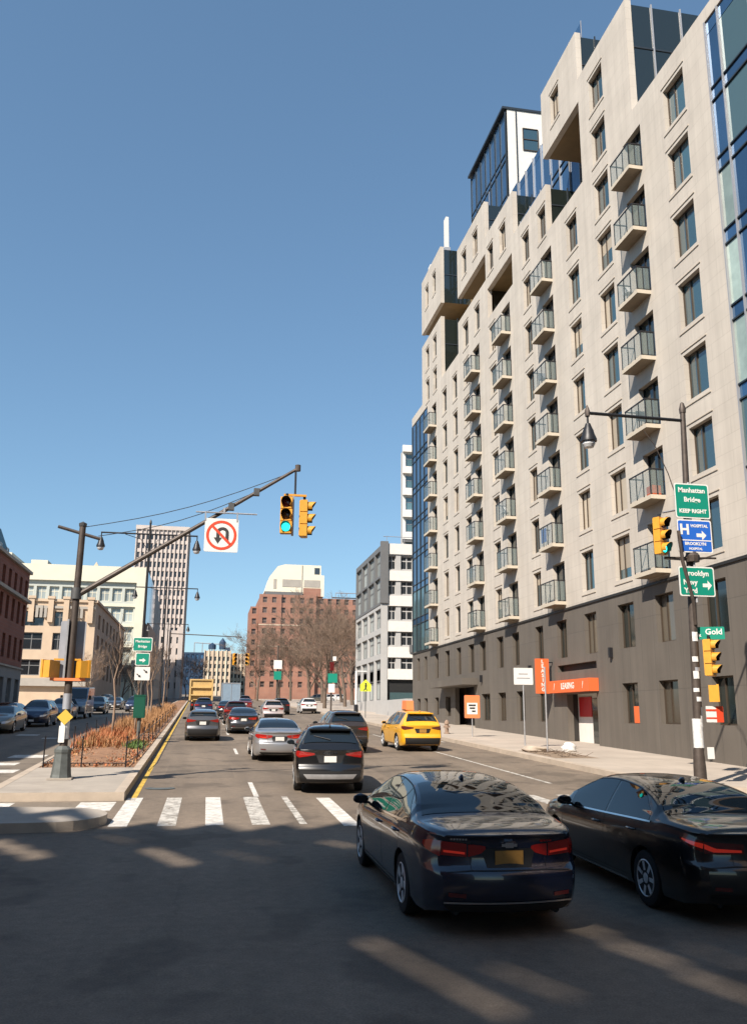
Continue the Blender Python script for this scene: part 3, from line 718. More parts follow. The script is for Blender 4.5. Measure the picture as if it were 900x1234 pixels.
def spans(a, b, n, w):
    p = (b - a) / n; return [(a + p * (k + .5) - w / 2, a + p * (k + .5) + w / 2) for k in range(n)]
def plain(parent, name, args, m, faces=None):
    b = MB(); b.box(*args, m, faces); return b.build(name, parent)

# --- red brick building with teal mansard, left edge
X = -16.5; O = (X, 84, gz(84)); RB = thing('brick_building', O, 'dark red brick building with grey stone base and teal roof at the left edge', 'building')
us = spans(48, 84, 16, 1.05); z0 = gz(60)
plain(RB, 'added_wing', (X - 25, X, 22, 47.9, gz(30), 15), 'red_brick')  # wing added out of view, so less skylight reaches the near road
facade(RB, O, '+x', X, 48, 84, 6.4, 14.9, us, [(7.0, 8.9), (10.1, 12.0), (12.7, 14.2)], 'red_brick', glass='far_glass', frame='stone_pale')
facade(RB, O, '+x', X + .05, 48, 84, z0 - .5, 6.3, spans(48, 84, 12, 1.6), [(2.7, 5.4)], 'stone_grey', glass='far_glass', frame='stone_grey', name='stone_base')
plain(RB, 'cornice', (X - .3, X + .35, 48, 84.2, 11.98 + .25, 12.5), 'stone_pale'); plain(RB, 'cornice', (X - .3, X + .2, 48, 84.1, 6.28, 6.42), 'stone_pale'); plain(RB, 'cornice', (X - .3, X + .25, 48, 84.1, 14.9, 15.15), 'stone_pale')
plain(RB, 'end_wall', (X - 25, X - .36, 48.1, 83.95, z0, 14.9), 'red_brick', {'+y': 'red_brick'})
b = MB(); zb, zt = 15.15, 18.2
b.face([(X - .8, 48, zb), (X - .8, 80.5, zb), (X - 1.9, 79.6, zt), (X - 1.9, 48, zt)], 'teal_metal'); b.face([(X - .8, 80.5, zb), (X - 24, 80.5, zb), (X - 23, 79.6, zt), (X - 1.9, 79.6, zt)], 'teal_metal'); b.face([(X - 1.9, 48, zt), (X - 1.9, 79.6, zt), (X - 23, 79.6, zt), (X - 23, 48, zt)], 'teal_metal'); b.build('mansard_roof', RB)
for (u0, u1) in spans(49, 80, 12, .5): far_window(RB, O, (X - .95, (u0 + u1) / 2, 15.3), .9, 1.1, pi, 'far_glass_light')

# --- tan terracotta building with ornamented parapet
O = (-15.5, 125, gz(125)); TB = thing('terracotta_building', O, 'low tan terracotta building with ornamented parapet and large windows left of the median', 'building')
zg = gz(125)
facade(TB, O, '-y', 125, -29, -15.5, zg, 17.4, [(-28.3, -25.6), (-25.0, -22.2), (-20.9, -19.5)], [(zg + 4.0, zg + 6.1), (zg + 7.4, zg + 9.7), (zg + 10.6, zg + 12.6)], 'terracotta_tan', style='cross', frame='grey_panel', skip=lambda u, v: False)
facade(TB, O, '-y', 124.9, -18.9, -16.2, zg, zg + .5, [], [], 'terracotta_tan', name='plinth')
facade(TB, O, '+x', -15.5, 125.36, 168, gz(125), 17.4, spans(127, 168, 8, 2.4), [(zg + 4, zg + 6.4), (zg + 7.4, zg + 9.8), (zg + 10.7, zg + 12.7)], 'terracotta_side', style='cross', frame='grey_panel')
plain(TB, 'roof', (-29, -15.86, 125.36, 168, 10, 16.6), 'grey_panel'); plain(TB, 'shop_fascia', (-29, -16, 124.4, 124.95, zg + 2.6, zg + 3.6), 'stone_pale')
b = MB()
b.box(-29.2, -15.3, 124.75, 125.0, 17.4, 17.75, 'terracotta_tan'); b.box(-29, -15.6, 124.8, 125.0, zg + 13.0, zg + 13.35, 'stone_pale'); b.box(-15.5, -15.25, 125.0, 168, 17.4, 17.75, 'terracotta_side')
for x in (-28, -25.2, -23.9, -21.4, -19.4, -16.2): b.box(x - .35, x + .35, 124.6, 125.0, 14.6 + zg - 3.5, 17.9, 'terracotta_tan'); b.box(x - .5, x + .5, 124.5, 125.0, 17.75, 18.1, 'terracotta_tan')
for x in (-26.5, -22.6, -17.9):
    for s in (-1, 0, 1): b.box(x + s * .55 - .18, x + s * .55 + .18, 124.7, 125.0, 15.2, 16.5 + .35 * (s == 0), 'stone_pale')
b.build('parapet_ornament', TB)

# --- cream office block behind it
O = (-12.3, 172, gz(172)); CB = thing('office_building', O, 'broad cream office block with pale green window bands behind the tan building', 'building')
zt = 30.0; zg = gz(172)
facade(CB, O, '-y', 172, -40, -12.3, zg, zt - 3, spans(-39.5, -14.3, 11, 1.75), [(k, k + 2.5) for k in (8.2, 12.0, 15.8, 19.6, 23.4)], 'pale_green_panel', style='cross', frame='cream_panel', depth=.5, glass='far_glass_light')
b = MB(); b.box(-40, -12.3, 171.4, 172.0, zt - 3.0, zt, 'cream_panel'); b.box(-14.2, -12.25, 171.3, 171.99, zg, zt - 3.0, 'cream_panel')
for z in (11.0, 14.8, 18.6, 22.4): b.box(-40, -14.2, 171.7, 171.99, z, z + .5, 'cream_panel')
b.box(-40, -37.5, 172.6, 185, zt, zt + 2.2, 'cream_panel'); b.box(-34, -31, 173, 180, zt, zt + 1.0, 'cream_panel'); b.build('frame', CB)
plain(CB, 'core', (-40, -12.8, 172.55, 225, zg, zt - .2), 'grey_panel')
b = MB(); b.face([(-26.5, 190, zt), (-22.5, 190, zt), (-24.5, 192, zt + 4.2)], 'terracotta_tan'); b.face([(-22.5, 190, zt), (-22.5, 194, zt), (-24.5, 192, zt + 4.2)], 'terracotta_tan'); b.face([(-26.5, 190, zt), (-26.5, 194, zt), (-24.5, 192, zt + 4.2)], 'terracotta_tan'); b.build('roof_pyramid', CB)
for k, y in enumerate((173, 186, 199, 212)):
    b = MB(); b.box(-12.75, -12.3, y, y + 12.6, zg, zt - .5 - 2 * (k == 3), 'glass_blue' if k < 2 else 'grey_panel'); b.build('side_glazing', CB)

# --- slim pale tower
O = (-15, 262, gz(262)); TW = thing('apartment_tower', O, 'tall slim pale tower with a dense grid of windows far down the avenue', 'tower')
x0, x1 = -22.9, -7.5; zt = 56.0
us = spans(x0 + .4, x1 - .4, 12, .84); vs = [(9 + 2.75 * k, 9 + 2.75 * k + 1.7) for k in range(17)]
facade(TW, O, '-y', 262, x0, x1, gz(262), zt, us, vs, 'tower_white', depth=.4, style='none', frame='tower_white', glass='far_glass_mid')
b = MB()
for (u0, u1) in [(x0, x0 + .3)] + [(u[1] + .18, u[1] + .38) for u in us]: b.box(u0, u1, 261.6, 261.99, gz(262), zt, 'tower_white')
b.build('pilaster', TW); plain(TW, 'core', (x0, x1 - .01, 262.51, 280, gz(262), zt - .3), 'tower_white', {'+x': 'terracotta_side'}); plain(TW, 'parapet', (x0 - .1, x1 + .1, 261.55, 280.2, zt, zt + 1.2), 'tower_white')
# lower ornate pale block at the tower's foot
O = (-7.4, 236, gz(236)); LB = thing('ornate_building', O, 'narrow pale ornate block at the foot of the slim tower', 'building')
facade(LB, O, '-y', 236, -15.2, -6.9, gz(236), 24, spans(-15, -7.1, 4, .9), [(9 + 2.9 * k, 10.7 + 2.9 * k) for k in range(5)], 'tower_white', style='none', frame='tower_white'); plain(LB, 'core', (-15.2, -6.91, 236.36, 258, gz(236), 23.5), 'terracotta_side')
for xx in (-14.6, -11, -7.5):
    plain(LB, 'turret', (xx - .6, xx + .6, 235.5, 235.99, gz(236), 26.0 if xx == -11 else 25), 'tower_white')
# street wall of darker low blocks along the left pavement
for i, (y0, y1, h, m, lab) in enumerate(((176, 200, 15, 'terracotta_side', 'brown low block beyond the tan building on the left pavement'), (203, 232, 12, 'beige_brick', 'beige low block far along the left pavement'))):
    O = (-14, y0, gz(y0)); q = thing('low_building', O, lab, 'building')
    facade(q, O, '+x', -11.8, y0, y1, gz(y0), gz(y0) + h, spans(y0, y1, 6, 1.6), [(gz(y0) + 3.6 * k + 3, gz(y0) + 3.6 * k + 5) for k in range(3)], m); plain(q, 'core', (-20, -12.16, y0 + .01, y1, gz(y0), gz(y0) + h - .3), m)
# --- dark blue block, beige towers at the end of the avenue
O = (-8, 400, gz(400)); NB = thing('dark_building', O, 'dark navy glass block at the far end of the avenue', 'building')
facade(NB, O, '-y', 400, -12.2, .2, gz(400), 29.5, spans(-12, 0, 6, 1.3), [(14 + 3.2 * k, 15.8 + 3.2 * k) for k in range(5)], 'navy_panel', style='none', frame='navy_panel', glass='glass_blue'); plain(NB, 'core', (-12.2, .19, 400.4, 420, gz(400), 29.3), 'navy_panel')
b = MB()
for x in (-6.5, -3.0, .0): b.tube([(x, 402, 29), (x, 402, 34)], .22, 'galv', 5)
b.tube([(-6.5, 402, 33.9), (6, 402, 33.4)], .2, 'galv', 5); b.build('roof_frame', NB)
for i, (x0, x1, y, zt, n, nm, lab) in enumerate(((-1.6, 8.4, 352, 27.0, 6, 'beige_tower', 'beige tower with water tanks on its roof beyond the yellow truck'), (8.9, 14.8, 370, 27.2, 4, 'beige_tower', 'plain beige tower just right of the one with water tanks'), (15.4, 19.0, 390, 27.0, 2, 'brown_tower', 'narrow brown tower beside the red brick building'))):
    O = (x0, y, gz(y)); q = thing(nm, O, lab, 'tower')
    mm = 'beige_brick' if i < 2 else 'terracotta_side'
    facade(q, O, '-y', y, x0, x1, gz(y), zt, spans(x0, x1, n, .85), [(11.5 + 2.9 * k, 13.2 + 2.9 * k) for k in range(5)], mm, style='none', frame=mm)
    b = MB()
    for k in range(n + 1): xx = x0 + (x1 - x0) * k / n; b.box(xx - .16, xx + .16, y - .5, y - .01, gz(y), zt + .4, 'cream_panel' if k % 2 else mm)
    b.build('pilaster', q); plain(q, 'core', (x0, x1 - .01, y + .36, y + 20, gz(y), zt - .2), mm)
    if i == 0:
        for (x, r, h) in ((1.2, 1.5, 2.6), (5.2, 1.3, 4.6)):
            b = MB(); b.lathe([(r, 0), (r, h * .62), (0, h)], (x, y + 5, zt + 1.0), 'navy_panel', 12)
            for a in range(4): b.box(x + r * .6 * cos(a * pi / 2) - .12, x + r * .6 * cos(a * pi / 2) + .12, y + 5 + r * .6 * sin(a * pi / 2) - .12, y + 5 + r * .6 * sin(a * pi / 2) + .12, zt - .3, zt + 1.0, 'navy_panel')
            b.build('water_tank', q)
        plain(q, 'bulkhead', (6.4, 8.2, y + 2, y + 8, zt, zt + 1.6), 'navy_panel')
# --- red brick slab with cream penthouse
O = (24, 232, gz(232)); RS = thing('brick_slab', O, 'broad orange brick slab block with a cream penthouse behind the bare trees', 'apartment building')
zt = 33.8; y = 232
facade(RS, O, '-y', y, 12.4, 27.7, gz(y), zt, spans(12.7, 27.4, 6, 1.15), [(9.6 + 2.75 * k, 11.1 + 2.75 * k) for k in range(9)], 'red_brick_far', style='hung', frame='brick_frame', glass='far_glass_brick')
facade(RS, O, '-y', y + .6, 27.7, 46, gz(y), zt - .6, spans(27.9, 46, 8, 1.15), [(9.6 + 2.75 * k, 11.1 + 2.75 * k) for k in range(9)], 'red_brick_far', style='hung', frame='brick_frame', glass='far_glass_brick')
facade(RS, O, '-y', y + 3, 10.3, 12.4, gz(y), zt - 3, spans(10.3, 12.4, 1, 1.1), [(9.6 + 2.75 * k, 11.1 + 2.75 * k) for k in range(8)], 'red_brick_far', style='hung', frame='brick_frame', glass='far_glass_brick')
plain(RS, 'core', (10.3, 46, y + 3.36, y + 18, gz(y), zt - 3.3), 'red_brick_far'); plain(RS, 'core', (12.4, 46, y + .97, y + 18, gz(y) + 20, zt - .9), 'red_brick_far')
b = MB(); b.box(27.55, 27.75, y - .25, y - .01, gz(y), zt, 'rail_dark'); b.box(18.35, 18.5, y - .12, y - .005, gz(y), zt, 'rail_dark')
for z in (20.0, 25.6): b.box(12.4, 27.5, y - .08, y - .005, z, z + .3, 'beige_brick')
b.build('downpipe', RS)
# cream penthouse with sloping left shoulder
b = MB(); y1, y2 = y + 3, y + 14
pr = [(13.9, zt + 1.2), (15.1, zt + 5.2), (17.2, zt + 8.1), (19.2, zt + 8.7), (29.0, zt + 8.7), (29.0, zt + 6.0), (29.9, zt + 6.0), (29.9, zt + .2), (24.2, zt + .2), (24.2, zt + 1.2)]
n_ = len(pr); i0 = len(b.v)
for yy in (y1, y2): b.v.extend([(x, yy, z) for x, z in pr])
b.f.append(tuple(range(n_))); b.m.append(b.mi('cream_cap')); b.f.append(tuple(reversed(range(n_, 2 * n_)))); b.m.append(b.mi('cream_cap'))
for k in range(n_): b.f.append((k, (k + 1) % n_, n_ + (k + 1) % n_, n_ + k)); b.m.append(b.mi('cream_cap' if k not in (4, 6) else 'grey_panel'))
b.build('penthouse', RS)
b = MB(); b.box(24.3, 29.0, y1 - .1, y1 - .005, zt + .2, zt + 2.4, 'red_brick_far'); b.box(27.2, 28.6, y1 - .1, y1 - .005, zt + 6.3, zt + 8.0, 'far_glass')
b.box(23.75, 23.95, y1 - .15, y1 - .01, zt + 1.3, zt + 8.6, 'stone_pale'); b.box(18.6, 23.6, y1 - .08, y1 - .01, zt + 2.6, zt + 4.6, 'stone_pale'); b.box(24.4, 28.8, y1 - .08, y1 - .01, zt + 2.7, zt + 4.6, 'stone_pale'); b.box(16.2, 17.0, y1 - .07, y1 - .01, zt + 2.0, zt + 4.6, 'stone_pale'); b.box(14, 24, y1 - .4, y1 + .5, zt + .1, zt + 1.15, 'grey_panel'); b.build('penthouse_trim', RS)
b = MB(); b.tube([(33, y + 2, zt + 1.2), (45, y + 2, zt + 1.2)], .12, 'galv', 5)
for x in range(33, 46, 3): b.tube([(x, y + 2, zt - .6), (x, y + 2, zt + 1.2)], .1, 'galv', 5)
b.build('roof_railing', RS)
# --- grey and white mid-rise beyond the long building
O = (18.4, 94, gz(94)); GB = thing('grey_building', O, 'grey and white mid-rise with dark upper corner panel just beyond the tan block', 'apartment building')
zg = gz(94); X0 = 18.45; Y0 = 94.0; zt = 21.3
fl5 = [7.2, 10.0, 12.8, 15.6, 18.4]
us = [(19.1, 19.95), (20.5, 21.9), (22.5, 23.2), (24, 25.4)]
facade(GB, O, '-y', Y0, 19.0, 30, 6.4, zt, us, [(z, z + 1.55) for z in fl5], 'grey_light', style='cross', frame='grey_light')
b = MB()
for z in [6.4] + [q + 1.55 for q in fl5[:-1]]: b.box(19.05, 30, Y0 - .12, Y0 - .005, z - .02, z + 1.1, 'white_wall')
b.box(19.05, 30, Y0 - .12, Y0 - .005, 20.1, zt, 'white_wall'); b.box(22.05, 22.35, Y0 - .2, Y0 - .13, 6.4, zt - 1.3, 'white_wall'); b.box(21.4, 25, Y0 - .3, Y0 - .21, 9.3, 10.1, 'grey_panel'); b.build('band', GB)
b = MB(); b.box(18.2, 19.05, Y0 - .3, Y0 + .2, 14.6, zt + .2, 'grey_panel'); b.box(18.3, 19.0, Y0 - .1, Y0 + .2, zg, 14.6, 'grey_light'); b.build('corner_pier', GB)
us = spans(94.6, 112, 4, 3.7)
facade(GB, O, '-x', X0, 94.2, 112, 14.6, zt, us, [(14.9, 17.65), (17.9, 20.7)], 'grey_panel', style='cross', frame='grey_panel', glass='far_glass_light', name='side_wall')
facade(GB, O, '-x', X0 + .05, 94.2, 112, zg, 14.55, us, [(zg + 1.6, zg + 5.0), (6.0, 8.6), (9.2, 11.4), (12.0, 14.2)], 'grey_light', style='cross', frame='grey_panel', glass='far_glass_light', name='side_wall')
plain(GB, 'core', (18.85, 40, 94.37, 113, zg, zt - .4), 'grey_panel'); plain(GB, 'terrace', (19.05, 30, Y0 + .01, Y0 + .3, zg, 3.9), 'grey_light'); plain(GB, 'glass_screen', (19.3, 30, Y0 - .06, Y0 - .02, 3.9, 5.0), 'glass_teal'); plain(GB, 'recess', (19.05, 30, Y0 + .2, Y0 + .34, 3.9, 6.4), 'sig_black')
b = MB(); b.tube([(18.6, 94.5, 22.2), (30, 94.5, 22.2)], .04, 'galv', 5)
for x in range(19, 30, 2): b.tube([(x, 94.5, 20.9), (x, 94.5, 22.2)], .03, 'galv', 5)
b.build('roof_railing', GB)
b = MB(); b.box(17.6, 18.2, 78.2, 93, gz(85), gz(85) + 1.7, 'grey_light'); tag(b.build('garden_wall', loc=(17.9, 85, gz(85))), 'low pale concrete wall beside the pavement before the grey building', 'wall')
# --- white tall block behind it
O = (27.6, 125, gz(125)); WB = thing('white_tower', O, 'tall white apartment block rising behind the grey mid-rise', 'tower')
facade(WB, O, '-y', 125, 27.6, 40, gz(125), 43, spans(27.6, 40, 4, 2.3), [(9 + 3.4 * k, 11 + 3.4 * k) for k in range(10)], 'white_wall', style='cross', frame='mullion_pale', glass='glass_teal'); plain(WB, 'core', (27.9, 40, 125.36, 128, gz(125), 42.5), 'grey_light'); plain(WB, 'upper_band', (27.5, 30.2, 124.6, 124.99, 27.8, 28.3), 'grey_panel')
for k in range(10): plain(WB, 'balcony_band', (27.5, 40, 124.5, 124.99, 11.2 + 3.4 * k, 12.2 + 3.4 * k), 'white_wall')

# ================================================================== unseen stepped screen behind the camera, added and slotted to shade the crossing
mat('blocker_brick', (.30, .20, .14), .85, var=.1, scale=.5)
sx, sy, sz = to_sun
ang = radians(-71.5); dU = Vector((cos(ang), sin(ang), 0)); BO = Vector((-20.5, -2.0, 0)); Nn = Vector((-dU.y, dU.x, 0))   # wall line heading away behind the camera
def hit(x, y):
    """where the sun ray through street point (x,y) meets the wall plane: (u, z)"""
    p = Vector((x, y, gz(y))); t = (BO - p).dot(Nn) / to_sun.dot(Nn); q = p + to_sun * t
    return (q - BO).dot(dU), q.z
ST = thing('shade_caster', (BO.x, BO.y, gz(BO.y)), 'unseen stepped brick screen added behind the camera to shade the crossing in streaks', 'tower')
edge = [(-9.5, 20.5), (-6.5, 20.3), (-4.1, 19.8), (-2.6, 18.6), (-1.2, 17.6), (.0, 17.4), (1.2, 17.1), (2.4, 17.3), (3.6, 17.3), (4.6, 16.4), (5.6, 15.6), (7.0, 15.2), (9.0, 14.4), (11.5, 13.0), (14.5, 11.0)]
pts = [hit(*e) for e in edge]
sol = []
for k in range(len(pts) - 1):
    (u0, za), (u1, zb) = pts[k], pts[k + 1]; sol.append((min(u0, u1), max(u0, u1), -2, (za + zb) / 2))
umax = max(s[1] for s in sol); ztop = max(s[3] for s in sol); sol.append((umax, umax + 45, -2, ztop + 6)); umin = min(s[0] for s in sol)
lit = [((1.77, 9.64), (2.57, 7.27), .30), ((2.0, 10.3), (1.6, 11.2), .16), ((4.10, 10.3), (4.75, 7.2), .30), ((2.79, 8.6), (3.23, 7.6), .22), ((5.0, 9.0), (5.35, 7.6), .2),
       ((-.75, 15.2), (-.05, 13.7), .42), ((-3.3, 16.2), (-2.2, 14.5), .5), ((-4.8, 16.6), (-3.6, 15.0), .5), ((2.1, 15.6), (2.6, 14.9), .3), ((-2.5, 17.9), (-2.1, 17.1), .5), ((.4, 14.9), (1.1, 13.8), .2), ((-1.6, 16.6), (-1.0, 15.7), .22), ((.9, 15.9), (1.3, 15.3), .2)]
hl = []  # slots in the added screen, shaped to throw streaks of sun on the road
for (a, c, w) in lit:
    n = 3
    for k in range(n):
        p = (a[0] + (c[0] - a[0]) * (k / n), a[1] + (c[1] - a[1]) * (k / n)); q = (a[0] + (c[0] - a[0]) * ((k + 1) / n), a[1] + (c[1] - a[1]) * ((k + 1) / n))
        (u0, za), (u1, zb) = hit(*p), hit(*q); zm = (za + zb) / 2; hl.append((min(u0, u1), max(u0, u1), zm - w * .45, zm + w * .45))
b = MB(); wall_grid(b, BO, dU, Nn, sol, hl, 'blocker_brick', .15, back=True)
b.build('slotted_shade_screen', ST)
b = MB()
M_ = Matrix.Translation(BO) @ Matrix((dU, Nn, Vector((0, 0, 1)))).transposed().to_4x4()
zlow = min(h[2] for h in hl) - 3.5
b.box(umin, umax + 45, -16, -.4, -2, min(zlow, min(s[3] for s in sol) - 1), 'blocker_brick', M=M_); b.build('wall', ST)  # solid block added behind the slotted screen, also out of view

# block added out of view at near right, to cut skylight on the road
O = (16.5, 8, gz(8)); KB = thing('added_corner_block', O, 'brown brick block added unseen at the near right of the crossing to cut skylight', 'building')
facade(KB, O, '-x', 16.5, -45, 9, -1.5, 26, spans(-45, 9, 12, 1.5), [(2.6 + 3.2 * k, 4.5 + 3.2 * k) for k in range(7)], 'blocker_brick')
plain(KB, 'core', (16.86, 40, -45, 9, -1.5, 25.7), 'blocker_brick')
# ================================================================== bare trees
def bare_tree(seed, h, r0, spread=.5, levels=5, nbr=(3, 5), young=False, bark='bark', first=.3, twigm='twig'):
    R = random.Random(seed); T = MB(); C = MB()
    def grow(p, d, L, r, lv):
        n = 3 if lv < 3 else 2; pts = [Vector(p)]; rs = [r]; d = Vector(d)
        for k in range(n):
            d = (d + Vector((R.uniform(-1, 1), R.uniform(-1, 1), R.uniform(-.3, .7))) * (.12 + .06 * lv)).normalized()
            pts.append(pts[-1] + d * (L / n)); rs.append(max(.006 if young else .014, r * (1 - .5 * (k + 1) / n)))
        (T if lv == 0 else C).tube(pts, rs, bark if lv < 2 else twigm, 7 if lv == 0 else (5 if lv == 1 else 3), caps=False)
        if lv >= levels: return
        k = R.randint(*nbr) + (1 if lv == 0 else 0)
        for j in range(k):
            t = R.uniform(first if lv == 0 else .25, 1.0) if j else 1.0
            i = min(n - 1, int(t * n)); f = t * n - i; q = pts[i].lerp(pts[i + 1], f); rq = rs[i] + (rs[i + 1] - rs[i]) * f
            az = R.uniform(0, 2 * pi); dd = (pts[i + 1] - pts[i]).normalized()
            side = dd.cross(Vector((cos(az), sin(az), .3))).normalized()
            nd = (dd + side * R.uniform(.45, .95) * spread * 2).normalized(); nd.z = abs(nd.z) * .8 + .12
            grow(q, nd, L * R.uniform(.55, .78), rq * R.uniform(.5, .7), lv + 1)
    grow((0, 0, 0), (R.uniform(-.05, .05), R.uniform(-.05, .05), 1), h * .38, r0, 0)
    return T.mesh('trunk', smooth='all'), C.mesh('crown', smooth='all')
variants = [bare_tree(s, 16.5, .25, .5, 6, (3, 4)) for s in (21, 34, 47)]
spots = [(15.4, 118, 0, .92), (20.3, 132, 1, .98), (17.0, 150, 2, 1.0), (24.0, 148, 0, 1.08), (29.5, 158, 1, 1.12), (21.5, 168, 2, 1.15), (34.0, 170, 0, 1.2), (27.0, 180, 1, 1.1), (38.5, 185, 2, 1.2), (14.0, 176, 1, .9), (18.0, 196, 0, 1.1), (31.5, 196, 2, 1.15), (11.0, 200, 2, .95)]
tl = ['bare tree nearest the avenue at the left of the grove', 'bare tree leaning over the parked cars beside the grey building', 'slender bare tree in front of the orange brick slab', 'broad bare tree in the middle of the grove', 'tall bare tree close to the grey building', 'bare tree standing behind the middle of the grove', 'large bare tree at the right of the grove, half hidden by the grey building', 'dense bare tree behind the broad one', 'bare tree at the far right, almost hidden by the grey building', 'small bare tree left of the grove near the far signals', 'thin bare tree at the foot of the orange brick slab', 'bare tree behind the tall ones near the slab', 'smallest bare tree, far along the avenue on the right']
for k, (x, y, v, s) in enumerate(spots):
    t = thing('bare_tree', (x, y, gz(y)), tl[k], 'tree', 'bare trees in front of the orange brick slab', random.Random(k).uniform(0, 6.28)); t.scale = (s * 1.2, s * 1.2, s * 1.12)
    obj('trunk', variants[v][0], t); obj('crown', variants[v][1], t)
# trees on the left pavement, far
lt = [(-14.6, 112, 1, .55, 'small bare tree on the left pavement before the tan building'), (-12.6, 140, 2, .6, 'bare tree beside the shaded side of the tan building'), (-12.5, 158, 0, .6, 'farther bare tree beside the shaded side of the tan building'), (-4.0, 210, 1, .75, 'bare tree far along the median under the pale tower'), (-5.4, 240, 2, .7, 'farthest bare tree at the end of the median')]
for k, (x, y, v, s, l) in enumerate(lt):
    t = thing('bare_tree', (x, y, gz(y)), l, 'tree', None, k * 1.3); t.scale = (s, s, s); obj('trunk', variants[v][0], t); obj('crown', variants[v][1], t)
# saplings in the median
def sapling(seed, h):
    R = random.Random(seed); T = MB(); C = MB()
    P = [Vector((R.uniform(-.03, .03) * k, R.uniform(-.03, .03) * k, h * k / 6)) for k in range(7)]
    T.tube(P, [.065 - .008 * k for k in range(7)], 'bark_young', 7)
    for k in range(16):
        t = R.uniform(.42, .97); i = min(5, int(t * 6)); q = P[i].lerp(P[i + 1], t * 6 - i); a = R.uniform(0, 2 * pi); L = (1.25 - t) * h * .42
        d = Vector((cos(a) * .5, sin(a) * .5, .85)).normalized(); e = q + d * L; C.tube([q, q.lerp(e, .5) + Vector((0, 0, -.05)), e], [.018, .012, .006], 'twig', 4, caps=False)
        for j in range(4): s_ = q.lerp(e, R.uniform(.3, .95)); a2 = R.uniform(0, 2 * pi); C.tube([s_, s_ + Vector((cos(a2) * .3, sin(a2) * .3, .45)) * L * .5], [.009, .005], 'twig', 3, caps=False)
    return T.mesh('trunk', smooth='all'), C.mesh('crown', smooth='all')
sap = [sapling(s, 5.6) for s in (5, 9)]
for k, (x, y, v, s, l) in enumerate(((-4.25, 43.5, 0, .95, 'first slim sapling in the median, behind the signal pole'), (-3.35, 45.2, 1, .8, 'sapling just left of the green signs on the median'), (-3.6, 57.5, 1, .9, 'sapling beyond the green signs on the median'), (-3.9, 66, 0, 1.0, 'sapling farther along the median among tall dry grass'), (-3.7, 80, 1, 1.1, 'far sapling near the end of the dry grass'))):
    t = thing('sapling', (x, y, gz(y) + .2), l, 'tree', 'saplings along the median', k * 2.1); t.scale = (s, s, s); obj('trunk', sap[v][0], t); obj('crown', sap[v][1], t)
# ------------------------------------------------------------------ dry ornamental grass, rust shrubs, weeds
def clump(b, x, y, z, h, r, n, m, R, w=.012, lean=.35):
    for k in range(n):
        a = R.uniform(0, 2 * pi); q = R.uniform(0, r); px, py = x + q * cos(a), y + q * sin(a); l = h * R.uniform(.55, 1.1)
        t = R.uniform(0, 2 * pi); dx, dy = cos(t) * lean * l * R.uniform(.2, 1), sin(t) * lean * l * R.uniform(.2, 1); ca, sa = cos(t + 1.57) * w, sin(t + 1.57) * w
        mi = b.mi(m); i = len(b.v)
        b.v.extend([(px - ca, py - sa, z), (px + ca, py + sa, z), (px + dx * .5 + ca, py + dy * .5 + sa, z + l * .6), (px + dx * .5 - ca, py + dy * .5 - sa, z + l * .6), (px + dx, py + dy, z + l)])
        b.f.append((i, i + 1, i + 2, i + 3)); b.m.append(mi); b.f.append((i + 3, i + 2, i + 4)); b.m.append(mi)
R = random.Random(2)
b = MB()
for k in range(330):
    y = 47 + 55 * R.random() ** 1.3; x = R.uniform(kerb_left_x(y) + .6, kerb_right_x(y) - .7)
    clump(b, x, y, gz(y) + .2, R.uniform(.6, .95), .34, 26, 'grass_dry', R, .014, .5)
tag(b.build('dry_grass'), 'tall dry golden grass along the median beyond the green signs', 'grass', kind='stuff')
b = MB()
for k in range(165):
    y = R.uniform(35.5, 50); x = R.uniform(-4.95, -3.0 - .02 * (y - 35)); clump(b, x, y, gz(y) + .2, R.uniform(.3, .62), .34, 20, R.choice(['shrub_rust', 'shrub_rust', 'grass_dry']), R, .011, 1.0)
tag(b.build('rust_shrubs'), 'rust red leafless shrubs at the near end of the median bed', 'shrubs', kind='stuff')
b = MB()
for (x, y) in ((-2.75, 36.5), (-2.9, 37.5), (-4.6, 37.2), (-4.8, 39), (-4.5, 41), (-2.65, 38.2), (-2.6, 35.8)): clump(b, x, y, gz(y) + .18, .28, .4, 90, 'weed_green', R, .02, .9)
tag(b.build('weeds'), 'low green weeds near the fence in the median bed', 'weeds', kind='stuff')
b = MB()
for k in range(1800):
    y = R.uniform(28, 46); x = R.uniform(kerb_left_x(y) + .3, kerb_right_x(y) - .3); clump(b, x, y, gz(y) + .2, .10, .05, 2, R.choice(['shrub_rust', 'earth', 'grass_dry']), R, .02, 1.6)
tag(b.build('leaf_litter'), 'dead leaves and stems scattered over the brown mulch', 'litter', kind='stuff')
# bed fence: thin posts with low hoops
fence = thing('bed_fence', (-3.5, 27.95, gz(28) + .19), 'thin dark metal fence round the planted median bed', 'fence')
def post_at(x, y, h=.85):
    b = MB(); z = gz(y) + .18; b.tube([(x, y, z), (x, y, z + h)], .022, 'rail_dark', 6); b.lathe([(.03, 0), (.035, .03), (0, .06)], (x, y, z + h), 'rail_dark', 8); b.build('post', fence)
line = [(-4.62, 28.0), (-3.55, 28.02), (-2.28, 28.0)]
for p in line: post_at(*p)
rail = MB()
def railing(P, h):
    rail.tube([(x, y, gz(y) + .18 + h) for x, y in P], .014, 'rail_dark', 5)
lef = [(kerb_left_x(y) + .34, y) for y in (31.7, 35.2, 38.6, 42, 46, 50, 55, 60)]; rig = [(kerb_right_x(y) - .34, y) for y in (31.2, 34.5, 38, 41.5, 45, 49, 53, 58, 63, 69, 76, 84)]
for p in lef + rig: post_at(*p)
railing([line[0]] + lef, .12); railing([line[-1]] + rig, .12); railing([line[-1]] + rig, .70); railing(line, .12); rail.build('rail', fence)
